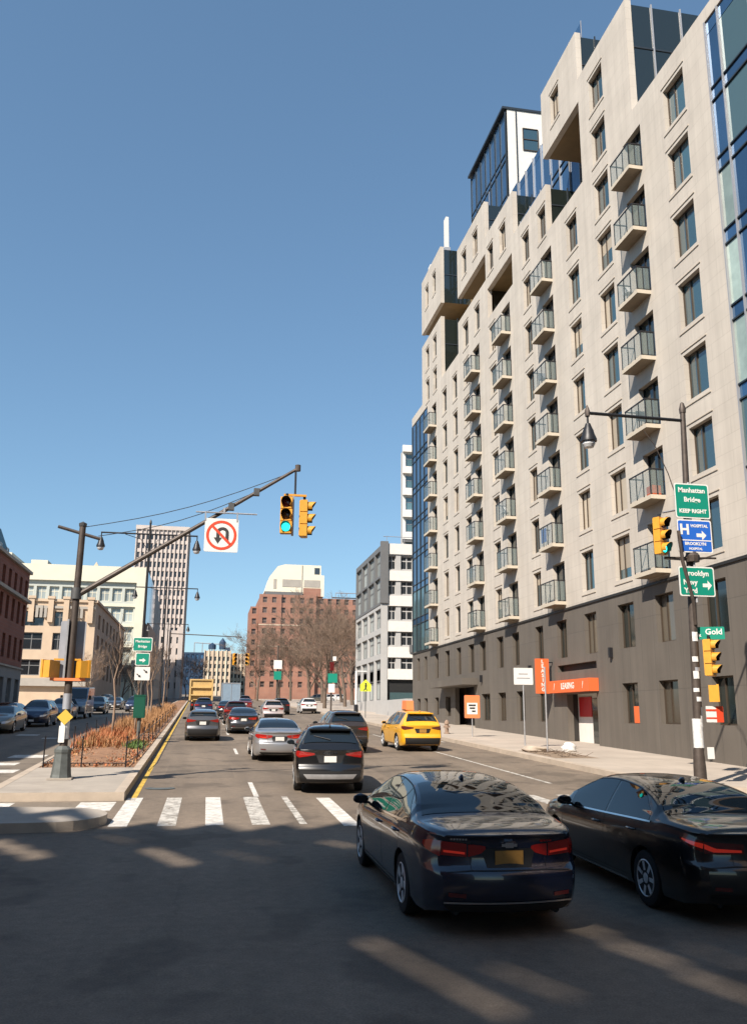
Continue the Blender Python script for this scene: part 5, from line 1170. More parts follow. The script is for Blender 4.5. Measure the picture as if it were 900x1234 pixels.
KINDS_ = {
 'sedan': dict(L=4.92, W=1.86, wb=2.83, ro=1.10, r=.335, zb=.19,
    top=[(0, 1.03), (.06, 1.065), (.25, 1.085), (.60, 1.105), (.80, 1.17), (1.25, 1.335), (1.7, 1.425), (2.3, 1.46), (2.75, 1.435), (3.1, 1.33), (3.55, 1.13), (3.85, 1.015), (4.3, .93), (4.7, .82), (4.92, .70)],
    belt=[(0, .985), (.6, 1.02), (1.2, 1.005), (2.2, .965), (3.4, .92), (3.85, .90), (4.5, .80), (4.92, .62)],
    wid=[(0, .775), (.10, .855), (.3, .935), (.8, .985), (1.6, 1.0), (3.6, 1.0), (4.2, .975), (4.6, .90), (4.8, .80), (4.92, .66)],
    rear=[(.18, .12), (.30, .0), (.42, -.05), (.55, -.06), (.66, -.045), (.70, .01), (.80, .035), (.95, .03), (1.03, -.01), (1.1, .0)],
    front=[(.18, .10), (.3, .0), (.5, -.03), (.62, .0), (.75, .05)],
    rw=(.74, 1.60), ws=(2.72, 3.70), dlo=(1.02, 3.42), pil=(2.22,)),
 'suv': dict(L=4.62, W=1.86, wb=2.70, ro=.98, r=.355, zb=.22,
    top=[(0, 1.10), (.05, 1.16), (.12, 1.24), (.42, 1.60), (.55, 1.655), (1.1, 1.685), (2.0, 1.69), (2.5, 1.66), (2.85, 1.56), (3.3, 1.30), (3.6, 1.145), (4.1, 1.06), (4.45, .95), (4.62, .80)],
    belt=[(0, 1.09), (.6, 1.12), (1.5, 1.075), (2.6, 1.04), (3.6, 1.02), (4.2, .95), (4.62, .74)],
    wid=[(0, .86), (.12, .93), (.35, .97), (.8, .99), (1.6, 1.0), (3.4, 1.0), (4.0, .975), (4.35, .90), (4.62, .70)],
    rear=[(.22, .12), (.32, .02), (.45, -.045), (.58, -.05), (.66, -.02), (.74, .03), (.95, .045), (1.09, .02), (1.2, .03)],
    front=[(.2, .10), (.3, .0), (.6, -.03), (.75, .0), (.85, .05)],
    rw=(.15, .40), ws=(2.48, 3.38), dlo=(.62, 3.1), pil=(1.35, 2.25)),
 'hatch': dict(L=4.45, W=1.76, wb=2.70, ro=.85, r=.325, zb=.19,
    top=[(0, 1.02), (.05, 1.10), (.15, 1.20), (.55, 1.38), (1.1, 1.475), (1.7, 1.50), (2.2, 1.48), (2.6, 1.38), (3.2, 1.12), (3.55, .99), (4.0, .90), (4.3, .80), (4.45, .68)],
    belt=[(0, 1.01), (.6, 1.03), (1.5, .985), (2.6, .94), (3.5, .90), (4.1, .80), (4.45, .60)],
    wid=[(0, .84), (.12, .91), (.35, .955), (.8, .985), (1.6, 1.0), (3.2, 1.0), (3.8, .97), (4.2, .88), (4.45, .68)],
    rear=[(.18, .12), (.3, .01), (.42, -.04), (.58, -.05), (.66, -.02), (.74, .03), (.95, .03), (1.02, .01), (1.1, .02)],
    front=[(.18, .10), (.3, .0), (.5, -.03), (.62, .0), (.75, .05)],
    rw=(.16, .52), ws=(2.25, 3.3), dlo=(.65, 3.05), pil=(1.25, 2.1)),
}
for K in KINDS_.values():
    for q in ('top', 'belt', 'wid', 'rear', 'front'): K[q + '_'] = pchip(K[q])
def w_(K, y): return K['W'] / 2 * K['wid_'](y)
def knots(K, y):
    w = w_(K, y); zt = K['top_'](y); zbelt = min(K['belt_'](y), zt - .025); h = zt - zbelt; zb = K['zb'] + .06 * max(0, (.3 - y) / .3) + .05 * max(0, (y - K['L'] + .4) / .4)
    xr = w * (.945 - min(.36, .60 * h)); zr = zbelt + h * (.88 if h > .2 else .70)
    s = (zbelt - zb)
    return [(w * .72, zb), (w * .935, zb + .015), (w * .975, zb + s * .22), (w * .995, zb + s * .50), (w * 1.0, zb + s * .68), (w * .985, zb + s * .86), (w * .945, zbelt), (xr, zr), (xr * .80, lerp(zr, zt, .62)), (xr * .42, lerp(zr, zt, .92)), (0, zt)]
def cr(p0, p1, p2, p3, t):
    return .5 * ((2 * p1) + (-p0 + p2) * t + (2 * p0 - 5 * p1 + 4 * p2 - p3) * t * t + (-p0 + 3 * p1 - 3 * p2 + p3) * t ** 3)
def ring(K, y, sub):
    k = knots(K, y); out = []
    for seg in range(len(k) - 1):
        n = sub[seg]
        for j in range(n):
            t = j / n
            if seg == 6: out.append((lerp(k[6][0], k[7][0], t) + .012 * sin(pi * t), lerp(k[6][1], k[7][1], t)))
            else:
                lo, hi = (0, 6) if seg < 6 else (7, len(k) - 1)
                a = k[max(seg - 1, lo)]; d = k[min(seg + 2, hi)]
                if seg + 2 > hi and hi == len(k) - 1: d = (-k[-2][0], k[-2][1])
                out.append((cr(a[0], k[seg][0], k[seg + 1][0], d[0], t), cr(a[1], k[seg][1], k[seg + 1][1], d[1], t)))
    out.append(k[-1]); return out
SUB_HI = [1, 2, 4, 5, 4, 4, 6, 3, 4, 4]; SUB_LO = [1, 1, 2, 2, 2, 2, 3, 1, 2, 2]
def end_shift(K, y, x, z):
    """how far the ends' profile and plan curve push a point along the car"""
    d = 0.0
    if y < .5: d += K['rear_'](z) * (1 - y / .5)
    if y > K['L'] - .4: d -= K['front_'](z) * (1 - (K['L'] - y) / .4)
    return d
_body_cache = {}
class Body:
    def __init__(s, kind, hi):
        s.K = K = KINDS_[kind]; s.hi = hi; s.sub = SUB_HI if hi else SUB_LO
        n = 96 if hi else 34; L = K['L']; s.ys = []
        for i in range(n + 1):
            t = i / n; e = .5 - .5 * cos(pi * t); s.ys.append(L * (.55 * t + .45 * e))
        s.rings = [ring(K, y, s.sub) for y in s.ys]
    def _ring(s, y):
        return ring(s.K, max(0.0, min(s.K['L'], y)), SUB_HI)
    def side(s, y, z):
        """half width at height z, below the rail"""
        r = s._ring(y); nb = sum(SUB_HI[:7]) + 1; r = r[1:nb + 1]
        for a, c in zip(r, r[1:]):
            if a[1] <= z <= c[1] and c[1] > a[1]: return lerp(a[0], c[0], (z - a[1]) / (c[1] - a[1]))
        return r[-1][0] if z > r[-1][1] else r[0][0]
    def topz(s, x, y):
        r = s._ring(y); i0 = sum(SUB_HI[:6]); r = r[i0:]; x = abs(x)
        for a, c in zip(r, r[1:]):
            if c[0] <= x <= a[0] and a[0] > c[0]: return lerp(a[1], c[1], (a[0] - x) / (a[0] - c[0]))
        return r[0][1]
    def rearface(s, x, z):
        r = s._ring(0); xw = None; nb = sum(SUB_HI[:6]) + 1
        for a, c in zip(r[1:nb], r[2:nb + 1]):
            if a[1] <= z <= c[1] and c[1] > a[1]: xw = lerp(a[0], c[0], (z - a[1]) / (c[1] - a[1])); break
        if xw is None: xw = r[nb][0] if z > r[nb][1] else r[1][0]
        u = min(1.0, abs(x) / xw); return s.K['rear_'](z) - s.bulge * (1 - u * u)
    def frontface(s, x, z):
        L = s.K['L']; r = s._ring(L); xw = None; nb = sum(SUB_HI[:6]) + 1
        for a, c in zip(r[1:nb], r[2:nb + 1]):
            if a[1] <= z <= c[1] and c[1] > a[1]: xw = lerp(a[0], c[0], (z - a[1]) / (c[1] - a[1])); break
        if xw is None: xw = r[nb][0]
        u = min(1.0, abs(x) / xw); return L - s.K['front_'](z) + s.bulge * 1.6 * (1 - u * u)
    bulge = .11
    def mesh(s, paint):
        K = s.K; bm = bmesh.new(); G = []
        for y, rg in zip(s.ys, s.rings):
            row = []
            for (x, z) in rg[:-1]: row.append(bm.verts.new((x, y + end_shift(K, y, x, z), z)))
            row.append(bm.verts.new((0, y + end_shift(K, y, 0, rg[-1][1]), rg[-1][1])))
            for (x, z) in reversed(rg[:-1]): row.append(bm.verts.new((-x, y + end_shift(K, y, x, z), z)))
            G.append(row)
        m = len(G[0]); F = []
        for i in range(len(G) - 1):
            for j in range(m - 1): F.append(bm.faces.new((G[i][j], G[i][j + 1], G[i + 1][j + 1], G[i + 1][j])))
            under = bm.faces.new((G[i][0], G[i + 1][0], G[i + 1][m - 1], G[i][m - 1])); under.material_index = 1
        h = len(s.rings[0]) - 1; NS = 12 if s.hi else 4
        for (row, y, face, sgn) in ((G[0], 0, s.rearface, 1), (G[-1], K['L'], s.frontface, -1)):
            prev = None
            for j in range(h):
                a, c = row[j], row[m - 1 - j]; x, z = a.co.x, a.co.z; base = a.co.y; line = [a]
                for k in range(1, NS):
                    u = 1 - 2 * k / NS; off = s.bulge * (1 if sgn > 0 else 1.6) * (1 - u * u); line.append(bm.verts.new((x * u, base - sgn * off, z)))
                line.append(c)
                if prev:
                    for k in range(NS):
                        try: bm.faces.new((prev[k], prev[k + 1], line[k + 1], line[k]))
                        except ValueError: pass
                prev = line
            for k in range(NS):
                try: bm.faces.new((prev[k], prev[k + 1], row[h])) if True else 0
                except ValueError: pass
        # wheel arches: cut and snap to the circle
        R_ = K['r'] + .045
        for yc in (K['ro'], K['ro'] + K['wb']):
            zc = K['r']; dele = []; keep = set()
            for f in F:
                if not f.is_valid: continue
                if all(abs(v.co.x) > K['W'] * .30 for v in f.verts) and max(v.co.z for v in f.verts) < 1.0:
                    ds = [hypot(v.co.y - yc, v.co.z - zc) for v in f.verts]
                    c = f.calc_center_median(); dc = hypot(c.y - yc, c.z - zc)
                    if dc < R_: dele.append(f)
                    elif min(ds) < R_: keep.update(f.verts)
            border = set()
            dset = set(dele)
            for f in dele:
                for v in f.verts:
                    if any(g not in dset for g in v.link_faces): border.add(v)
            bmesh.ops.delete(bm, geom=dele, context='FACES_ONLY')
            for v in border | keep:
                if not v.is_valid: continue
                d = hypot(v.co.y - yc, v.co.z - zc)
                if v in border or d < R_:
                    if d > 1e-4 and v.co.z > K['zb'] + .03:
                        ny, nz = yc + (v.co.y - yc) * R_ / d, zc + (v.co.z - zc) * R_ / d
                        if nz > K['zb'] - .02:
                            v.co.y, v.co.z = ny, nz; sx = 1 if v.co.x > 0 else -1; v.co.x = sx * s.side(ny, nz)
            F = [f for f in F if f.is_valid]
        loose = [v for v in bm.verts if not v.link_faces]; bmesh.ops.delete(bm, geom=loose, context='VERTS')
        # arch liners
        n = 20
        for yc in (K['ro'], K['ro'] + K['wb']):
            for sx in (-1, 1):
                A, B = [], []
                for k in range(n + 1):
                    a = pi * 1.12 * k / n - .06 * pi; yy, zz = yc + R_ * cos(a), K['r'] + R_ * sin(a)
                    A.append(bm.verts.new((sx * (s.side(yy, max(zz, K['zb'] + .03)) - .004), yy, zz))); B.append(bm.verts.new((sx * K['W'] * .27, yy, zz)))
                for k in range(n): f = bm.faces.new((A[k], A[k + 1], B[k + 1], B[k])); f.material_index = 1
                f = bm.faces.new(B); f.material_index = 1
        bmesh.ops.recalc_face_normals(bm, faces=bm.faces)
        me = bpy.data.meshes.new('body'); bm.to_mesh(me); bm.free()
        me.materials.append(MATS[paint]); me.materials.append(MATS['car_black_trim'])
        me.polygons.foreach_set('use_smooth', [True] * len(me.polygons)); me.set_sharp_from_angle(angle=radians(38)); return me
    # ---- panels laid on the skin
    def patch(s, lo, hi, fn, m, nu=24, nv=8, off=0):
        """ruled patch between two 2D polylines, mapped to the skin by fn"""
        def samp(P, t):
            ls = [hypot(P[i + 1][0] - P[i][0], P[i + 1][1] - P[i][1]) for i in range(len(P) - 1)]; tot = sum(ls) or 1; q = t * tot
            for i, l in enumerate(ls):
                if q <= l or i == len(ls) - 1: return (lerp(P[i][0], P[i + 1][0], min(1, q / l if l else 0)), lerp(P[i][1], P[i + 1][1], min(1, q / l if l else 0)))
                q -= l
        b = MB()
        for i in range(nu + 1):
            a, c = samp(lo, i / nu), samp(hi, i / nu)
            for j in range(nv + 1): b.v.append(fn(lerp(a[0], c[0], j / nv), lerp(a[1], c[1], j / nv)))
        for i in range(nu):
            for j in range(nv): q = i * (nv + 1) + j; b.f.append((q, q + 1, q + nv + 2, q + nv + 1)); b.m.append(b.mi(m))
        return b
    def fside(s, sx, off=.004): return lambda y, z: (sx * (s.side(y, z) + off), y + end_shift(s.K, y, 0, z), z)
    def ftop(s, off=.004): return lambda x, y: (x, y, s.topz(x, y) + off)
    def frear(s, off=.004): return lambda x, z: (x, s.rearface(x, z) - off, z)
    def ffront(s, off=.004): return lambda x, z: (x, s.frontface(x, z) + off, z)

def wheel_meshes(r, w=.215, spokes=5, style='silver'):
    t = MB(); t.lathe([(r * .62, -w / 2 + .01), (r * .80, -w / 2), (r * .95, -w / 2 + .012), (r, -w / 2 + .045), (r, w / 2 - .045), (r * .95, w / 2 - .012), (r * .80, w / 2), (r * .62, w / 2 - .01)], (0, 0, 0), 'tyre', 36, 'x')
    d = MB(); R_ = r * .66
    d.lathe([(R_ * .97, w / 2 - .015), (R_, w / 2 - .004), (R_ * .95, w / 2 + .002), (R_ * .92, w / 2 - .01), (R_ * .90, w / 2 - .055)], (0, 0, 0), 'rim_silver', 36, 'x')
    d.lathe([(R_ * .93, w / 2 - .055), (R_ * .93, w / 2 - .06)], (0, 0, 0), 'car_black_trim', 28, 'x')
    d.lathe([(.075, w / 2 - .03), (.06, w / 2 - .008), (.03, w / 2 - .004), (0, w / 2 - .003)], (0, 0, 0), 'rim_silver', 16, 'x')
    for k in range(spokes):
        for da in ((-.13, .13) if spokes <= 6 else (0,)):
            a = 2 * pi * k / spokes + da; x1 = w / 2 - .012; x2 = w / 2 - .004; ha, hb = .022, .026
            P = []
            for rr, xx, hw in ((.05, x1, ha), (R_ * .95, x2, hb)):
                for sgn in (-1, 1): P.append((xx, rr * cos(a) - sgn * hw * sin(a), rr * sin(a) + sgn * hw * cos(a)))
            b0 = len(d.v); d.v.extend(P); d.v.extend([(x - .03, y, z) for x, y, z in P]); mi = d.mi('rim_silver')
            for q in ((0, 1, 3, 2), (0, 2, 6, 4), (1, 5, 7, 3), (2, 3, 7, 6)): d.f.append(tuple(b0 + e for e in q)); d.m.append(mi)
    return t.mesh('wheel', smooth=True), d.mesh('rim', smooth=True)
_wheels = {}
def car(kind, paint, loc, label, rz=0.0, hi=False, group='cars in the avenue', tails='tail_red', plate='plate_white', rear_style=None, front=False, name='car', cat='car', cladding=False, s=1.0, rim='silver'):
    """origin: ground below the middle of the rear bumper; +Y is forward"""
    key = (kind, hi)
    if key not in _body_cache: _body_cache[key] = Body(kind, hi)
    B = _body_cache[key]; K = B.K; L = K['L']; r = K['r']
    t = thing(name, loc, label, cat, group, rz); t.rotation_euler = (atan2(GRADE, 1) * cos(rz), 0, rz); t.scale = (s, s, s)
    obj('body', B.mesh(paint), t)
    def P(nm, b, par=t, smooth='all'): return obj(nm, b.mesh(nm, smooth=smooth), par)
    q = 2 if hi else 1
    # glass
    y0, y1 = K['rw']; tw = lambda y, f: knots(K, y)[7][0] * f
    n = 8
    for nm, (ya, yb), pad in (('rear_window', (y0, y1), .035), ('windscreen', K['ws'], .03)):
        rows = [ya + (yb - ya) * k / n for k in range(n + 1)]
        lo = [(-max(.2, tw(y, .985) - pad), y) for y in rows]; hi_ = [(max(.2, tw(y, .985) - pad), y) for y in rows]
        P(nm, B.patch(lo, hi_, B.ftop(.005), 'car_glass', 12 * q, 12 * q))
    d0, d1 = K['dlo']
    def zb_(y): return knots(K, y)[6][1] + .022
    def zt_(y): return knots(K, y)[7][1] - .012
    cuts = [d0] + list(K['pil']) + [d1]
    for sx in (-1, 1):
        for k in range(len(cuts) - 1):
            a, c = cuts[k] + (.03 if k else 0), cuts[k + 1] - (.03 if k < len(cuts) - 2 else 0)
            ys = [lerp(a, c, j / 14) for j in range(15)]
            lo = [(y, zb_(y)) for y in ys]; hi_ = [(y, max(zb_(y) + .004, zt_(y) if (k or j > 3 or kind != 'sedan') else lerp(zb_(y) + .03, zt_(y), j / 4 * .6 + .4))) for j, y in enumerate(ys)]
            P('side_window', B.patch(lo, hi_, B.fside(sx, .004), 'car_glass', 14, 4))
        ys = [lerp(d0 - .05, d1 + .05, j / 20) for j in range(21)]
        P('window_trim', B.patch([(y, zb_(y) - .024) for y in ys], [(y, zb_(y) - .004) for y in ys], B.fside(sx, .006), 'chrome' if kind == 'sedan' else 'car_black_trim', 20, 1))
        if kind == 'sedan' and hi: P('window_trim', B.patch([(y, zt_(y) + .002) for y in ys], [(y, zt_(y) + .014) for y in ys], B.fside(sx, .006), 'car_black_trim', 20, 1))
        # doors: seams and handles
        if hi:
            sm = MB()
            for yl in (K['dlo'][0] + .12, K['pil'][-1], K['ws'][1] - .05):
                pts = [(yl + (.10 * sin(pi * k / 10) if yl < 1.5 else 0), lerp(.30, K['belt_'](yl) - .01, k / 10)) for k in range(11)]
                b = B.patch([(y - .004, z) for y, z in pts], [(y + .004, z) for y, z in pts], B.fside(sx, .0025), 'car_black_trim', 20, 1); i = len(sm.v); sm.v += b.v; sm.f += [tuple(i + e for e in f) for f in b.f]; sm.m += [sm.mi('car_black_trim')] * len(b.f)
            ys = [lerp(K['ro'] + .45, K['ws'][1] - .1, k / 12) for k in range(13)]
            b = B.patch([(y, .292) for y in ys], [(y, .30) for y in ys], B.fside(sx, .0025), 'car_black_trim', 20, 1); i = len(sm.v); sm.v += b.v; sm.f += [tuple(i + e for e in f) for f in b.f]; sm.m += [sm.mi('car_black_trim')] * len(b.f)
            P('door_seam', sm)
            for yh in (K['dlo'][0] + .28, K['pil'][-1] + .12):
                zh = K['belt_'](yh) - .12; x = B.side(yh, zh); hb = MB(); hb.tube([(sx * (x + .0), yh - .01, zh), (sx * (x + .03), yh + .02, zh), (sx * (x + .03), yh + .17, zh), (sx * x, yh + .2, zh)], [.012, .014, .014, .012], paint, 8); P('door_handle', hb)
            ys = [lerp(K['ro'] + .5, K['ws'][1] + .1, k / 14) for k in range(15)]
            P('sill_trim', B.patch([(y, K['zb'] + .03) for y in ys], [(y, K['zb'] + .055) for y in ys], B.fside(sx, .004), 'chrome' if rear_style == 'slim' else 'car_black_trim', 14, 1))
        # mirror
        ym = K['ws'][1] - .32; zm = K['belt_'](ym) + .075; x = B.side(ym, zm - .08)
        bm = bmesh.new(); bmesh.ops.create_icosphere(bm, subdivisions=2, radius=1)
        for v in bm.verts:
            f = v.co.copy(); v.co = Vector((sx * (x + .115) + f.x * .115, ym + (f.y * .085 if f.y > -.25 else -.022), zm + f.z * (.075 if f.z > 0 else .062)))
        me = bpy.data.meshes.new('mirror'); bm.to_mesh(me); bm.free(); me.materials.append(MATS[paint]); me.polygons.foreach_set('use_smooth', [True] * len(me.polygons)); mo = obj('mirror', me, t)
        g = MB(); g.box(sx * (x + .115) - .085, sx * (x + .115) + .085, ym - .027, ym - .024, zm - .045, zm + .052, 'car_glass'); g.tube([(sx * (x - .01), ym + .02, zm - .05), (sx * (x + .07), ym + .01, zm - .045)], .02, 'car_black_trim', 6); obj('mirror_glass', g.mesh('mirror_glass'), mo)
        if cladding:
            for yc in (K['ro'], K['ro'] + K['wb']):
                R0 = r + .045; pts = [radians(-14 + 208 * k / 24) for k in range(25)]
                P('wheel_arch_trim', B.patch([(yc + R0 * cos(a), r + R0 * sin(a)) for a in pts], [(yc + (R0 + .065) * cos(a), r + (R0 + .065) * sin(a)) for a in pts], B.fside(sx, .008), 'car_black_trim', 24, 1))
            ys = [lerp(K['ro'] + r + .1, K['ro'] + K['wb'] - r - .1, k / 10) for k in range(11)]
            P('sill_cladding', B.patch([(y, K['zb'] + .02) for y in ys], [(y, K['zb'] + .16) for y in ys], B.fside(sx, .006), 'car_black_trim', 10, 2))
    # wheels
    kw = (r, rim)
    if kw not in _wheels: _wheels[kw] = wheel_meshes(r, .215, 5 if rim == 'silver' else 7)
    tm, dm = _wheels[kw]
    for yc in (K['ro'], K['ro'] + K['wb']):
        for sx in (-1, 1):
            x = B.side(yc, r * 1.6) - .115; o = obj('wheel', tm, t, (sx * x, yc, r), 0 if sx > 0 else pi); obj('rim', dm, o)
    # rear
    F = B.frear(.005); zl = K['belt_'](0); hw = w_(K, 0)
    rs = rear_style or ('wide' if kind == 'sedan' else 'suv')
    lum = tails
    for sx in (-1, 1):
        if rs == 'wide':      # two-piece lamp, larger on the wing, slimmer on the boot lid
            P('tail_light', B.patch([(sx * (hw - .005), .815), (sx * (hw - .27), .80)], [(sx * (hw - .005), .955), (sx * (hw - .27), .93)], F, lum, 10, 4)); 
            P('tail_light', B.patch([(sx * (hw - .285), .80), (sx * (hw - .42), .835), (sx * (hw - .47), .88)], [(sx * (hw - .285), .925), (sx * (hw - .40), .92), (sx * (hw - .47), .905)], F, lum, 10, 4))
            P('tail_light', B.patch([(.0, .80), (.20, .86), (.27, .90)], [(.0, .955), (.16, .955), (.27, .93)], B.fside(sx, .006), lum, 10, 4))
            P('lamp_lens', B.patch([(sx * (hw - .03), .845), (sx * (hw - .25), .825)], [(sx * (hw - .03), .868), (sx * (hw - .25), .848)], B.frear(.008), 'tail_red_on', 6, 1))
        elif rs == 'slim':    # L-shaped lamp running round the wing
            P('tail_light', B.patch([(sx * (hw - .005), .80), (sx * (hw - .16), .79), (sx * (hw - .45), .80)], [(sx * (hw - .005), .93), (sx * (hw - .16), .92), (sx * (hw - .45), .905)], F, 'tail_dark', 12, 4))
            P('lamp_lens', B.patch([(sx * (hw - .01), .85), (sx * (hw - .10), .815), (sx * (hw - .42), .815)], [(sx * (hw - .01), .905), (sx * (hw - .13), .855), (sx * (hw - .42), .84)], B.frear(.008), 'tail_red_on', 12, 2))
            P('tail_light', B.patch([(.0, .81), (.18, .87), (.30, .925)], [(.0, .93), (.16, .95), (.30, .945)], B.fside(sx, .006), 'tail_dark', 10, 4)); P('lamp_lens', B.patch([(.0, .85), (.14, .885), (.26, .925)], [(.0, .905), (.12, .92), (.26, .937)], B.fside(sx, .009), 'tail_red_on', 10, 2))
        else:
            P('tail_light', B.patch([(sx * (hw - .005), .90), (sx * (hw - .22), .93), (sx * (hw - .40), .965)], [(sx * (hw - .005), 1.06), (sx * (hw - .20), 1.035), (sx * (hw - .40), 1.01)], F, lum, 10, 4))
            P('tail_light', B.patch([(.0, .90), (.14, .95), (.24, 1.0)], [(.0, 1.06), (.12, 1.06), (.24, 1.05)], B.fside(sx, .006), lum, 10, 4))
    if rs in ('wide', 'slim'):
        zp = .73; P('license_plate', B.patch([(-.155, .715), (.155, .715)], [(-.155, .865), (.155, .865)], lambda x, z: (x, B.rearface(0, .8) - .016 + .0, z), plate, 2, 1))
        P('plate_frame', B.patch([(-.24, .695), (.24, .695)], [(-.30, .885), (.30, .885)], B.frear(.003), 'car_black_trim', 8, 3))
        if hi:
            sm = MB()
            for lo, h_ in (([(-hw + .30, .672), (hw - .30, .672)], [(-hw + .30, .680), (hw - .30, .680)]), ([(-hw + .04, .655), (-hw + .3, .672)], [(-hw + .04, .663), (-hw + .3, .680)]), ([(hw - .04, .655), (hw - .3, .672)], [(hw - .04, .663), (hw - .3, .680)]), ([(-hw + .305, .68), (-hw + .305, .96)], [(-hw + .311, .68), (-hw + .311, .96)]), ([(hw - .305, .68), (hw - .305, .96)], [(hw - .311, .68), (hw - .311, .96)])):
                b = B.patch(lo, h_, B.frear(.003), 'car_black_trim', 16, 1); i = len(sm.v); sm.v += b.v; sm.f += [tuple(i + e for e in f) for f in b.f]; sm.m += [sm.mi('car_black_trim')] * len(b.f)
            P('lid_seam', sm)
        P('bumper_trim', B.patch([(-hw + .02, .345), (hw - .02, .345)], [(-hw + .02, .365), (hw - .02, .365)], B.frear(.006), 'chrome' if rs == 'wide' else 'car_black_trim', 24, 1))
        P('lower_valance', B.patch([(-hw + .10, K['zb'] + .07), (hw - .10, K['zb'] + .07)], [(-hw + .02, .335), (hw - .02, .335)], B.frear(.005), 'car_black_trim', 24, 3))
        for sx in (-1, 1): P('reflector', B.patch([(sx * (hw - .06), .42), (sx * (hw - .24), .41)], [(sx * (hw - .06), .46), (sx * (hw - .24), .45)], B.frear(.007), 'tail_dark', 6, 1))
    else:
        P('license_plate', B.patch([(-.155, .79), (.155, .79)], [(-.155, .94), (.155, .94)], lambda x, z: (x, B.rearface(0, .9) - .015, z), plate, 2, 1))
        P('plate_frame', B.patch([(-.28, .77), (.28, .77)], [(-.36, .96), (.36, .96)], B.frear(.003), 'car_black_trim', 8, 3))
        P('lower_valance', B.patch([(-hw + .06, K['zb'] + .08), (hw - .06, K['zb'] + .08)], [(-hw + .02, .58), (hw - .02, .58)], B.frear(.006), 'car_black_trim', 24, 5))
        if cladding: P('skid_plate', B.patch([(-hw + .22, .38), (hw - .22, .38)], [(-hw + .12, .50), (hw - .12, .50)], B.frear(.010), 'galv', 16, 2))
        if kind != 'sedan':
            sp = MB(); yy = K['rw'][1]; ww = knots(K, yy)[7][0]
            sp.box(-ww + .06, ww - .06, yy - .16, yy + .12, K['top_'](yy) - .02, K['top_'](yy) + .025, paint); obj('spoiler', sp.mesh('spoiler'), t)
            wp = MB(); ya = K['rw'][0] + .03; wp.tube([(0, ya - .02, B.topz(0, ya) + .02), (-.42, ya + .07, B.topz(-.42, ya + .07) + .02)], .012, 'car_black_trim', 6); obj('rear_wiper', wp.mesh('rear_wiper'), t)
    # front: only where it can be seen
    if front:
        FF = B.ffront(.006); wf = w_(K, L)
        P('grille', B.patch([(-wf * .62, .40), (wf * .62, .40)], [(-wf * .75, .60), (wf * .75, .60)], FF, 'car_black_trim', 14, 4)); P('front_plate', B.patch([(-.155, .36), (.155, .36)], [(-.155, .48), (.155, .48)], lambda x, z: (x, B.frontface(0, .42) + .02, z), plate, 2, 1))
        P('lower_grille', B.patch([(-wf * .7, .27), (wf * .7, .27)], [(-wf * .8, .35), (wf * .8, .35)], FF, 'car_black_trim', 12, 2))
        zh = K['top_'](L) - .09
        for sx in (-1, 1):
            P('headlight', B.patch([(sx * wf * .72, zh - .07), (sx * wf * .985, zh - .06)], [(sx * wf * .72, zh + .03), (sx * wf * .985, zh + .06)], FF, 'lamp_clear', 8, 3))
            P('headlight', B.patch([(L - .34, zh + .06), (L - .002, zh - .06)], [(L - .34, zh + .08), (L - .002, zh + .06)], B.fside(sx, .006), 'lamp_clear', 8, 3))
    if hi:
        ya = K['rw'][1] + .12; an = MB(); z = K['top_'](ya)
        bm = bmesh.new(); bmesh.ops.create_icosphere(bm, subdivisions=2, radius=1)
        for v in bm.verts: v.co = Vector((v.co.x * .022, ya + v.co.y * .085 + v.co.z * -.035, z + max(0, v.co.z) * .062 - .003))
        me = bpy.data.meshes.new('antenna_fin'); bm.to_mesh(me); bm.free(); me.materials.append(MATS[paint]); me.polygons.foreach_set('use_smooth', [True] * len(me.polygons)); obj('antenna_fin', me, t)
        for sx in (-1, 1): ex = MB(); ex.lathe([(.035, -.02), (.04, -.03), (.04, .12)], (sx * .55, .06, K['zb'] + .06), 'car_black_trim', 12, 'y'); obj('exhaust', ex.mesh('exhaust'), t)
    return t, B
def paintmat(name, col, metal=.35, rough=.32): return mat(name, col, rough, metal, coat=1.0)
paintmat('paint_navy', (.006, .010, .028), .15, .25); paintmat('paint_black', (.006, .0065, .008), .1, .28); paintmat('paint_black_suv', (.006, .006, .0065), .1, .3)
paintmat('paint_silver', (.38, .38, .39), .6); paintmat('paint_grey', (.10, .10, .105), .5); paintmat('paint_darkgrey', (.035, .035, .04), .4); paintmat('paint_white', (.62, .61, .59), .05); paintmat('paint_taxi', (.72, .36, .015), .0, .35)
paintmat('paint_brown', (.04, .03, .025), .3); paintmat('paint_pink', (.50, .42, .40), .4); paintmat('paint_maroon', (.06, .012, .012), .3); paintmat('paint_red', (.20, .03, .03), .3); paintmat('paint_blue', (.02, .03, .07), .4); paintmat('paint_paleblue', (.22, .26, .30), .4); paintmat('paint_olive', (.22, .21, .18), .5)
def at(x, y): return (x, y, gz(y))
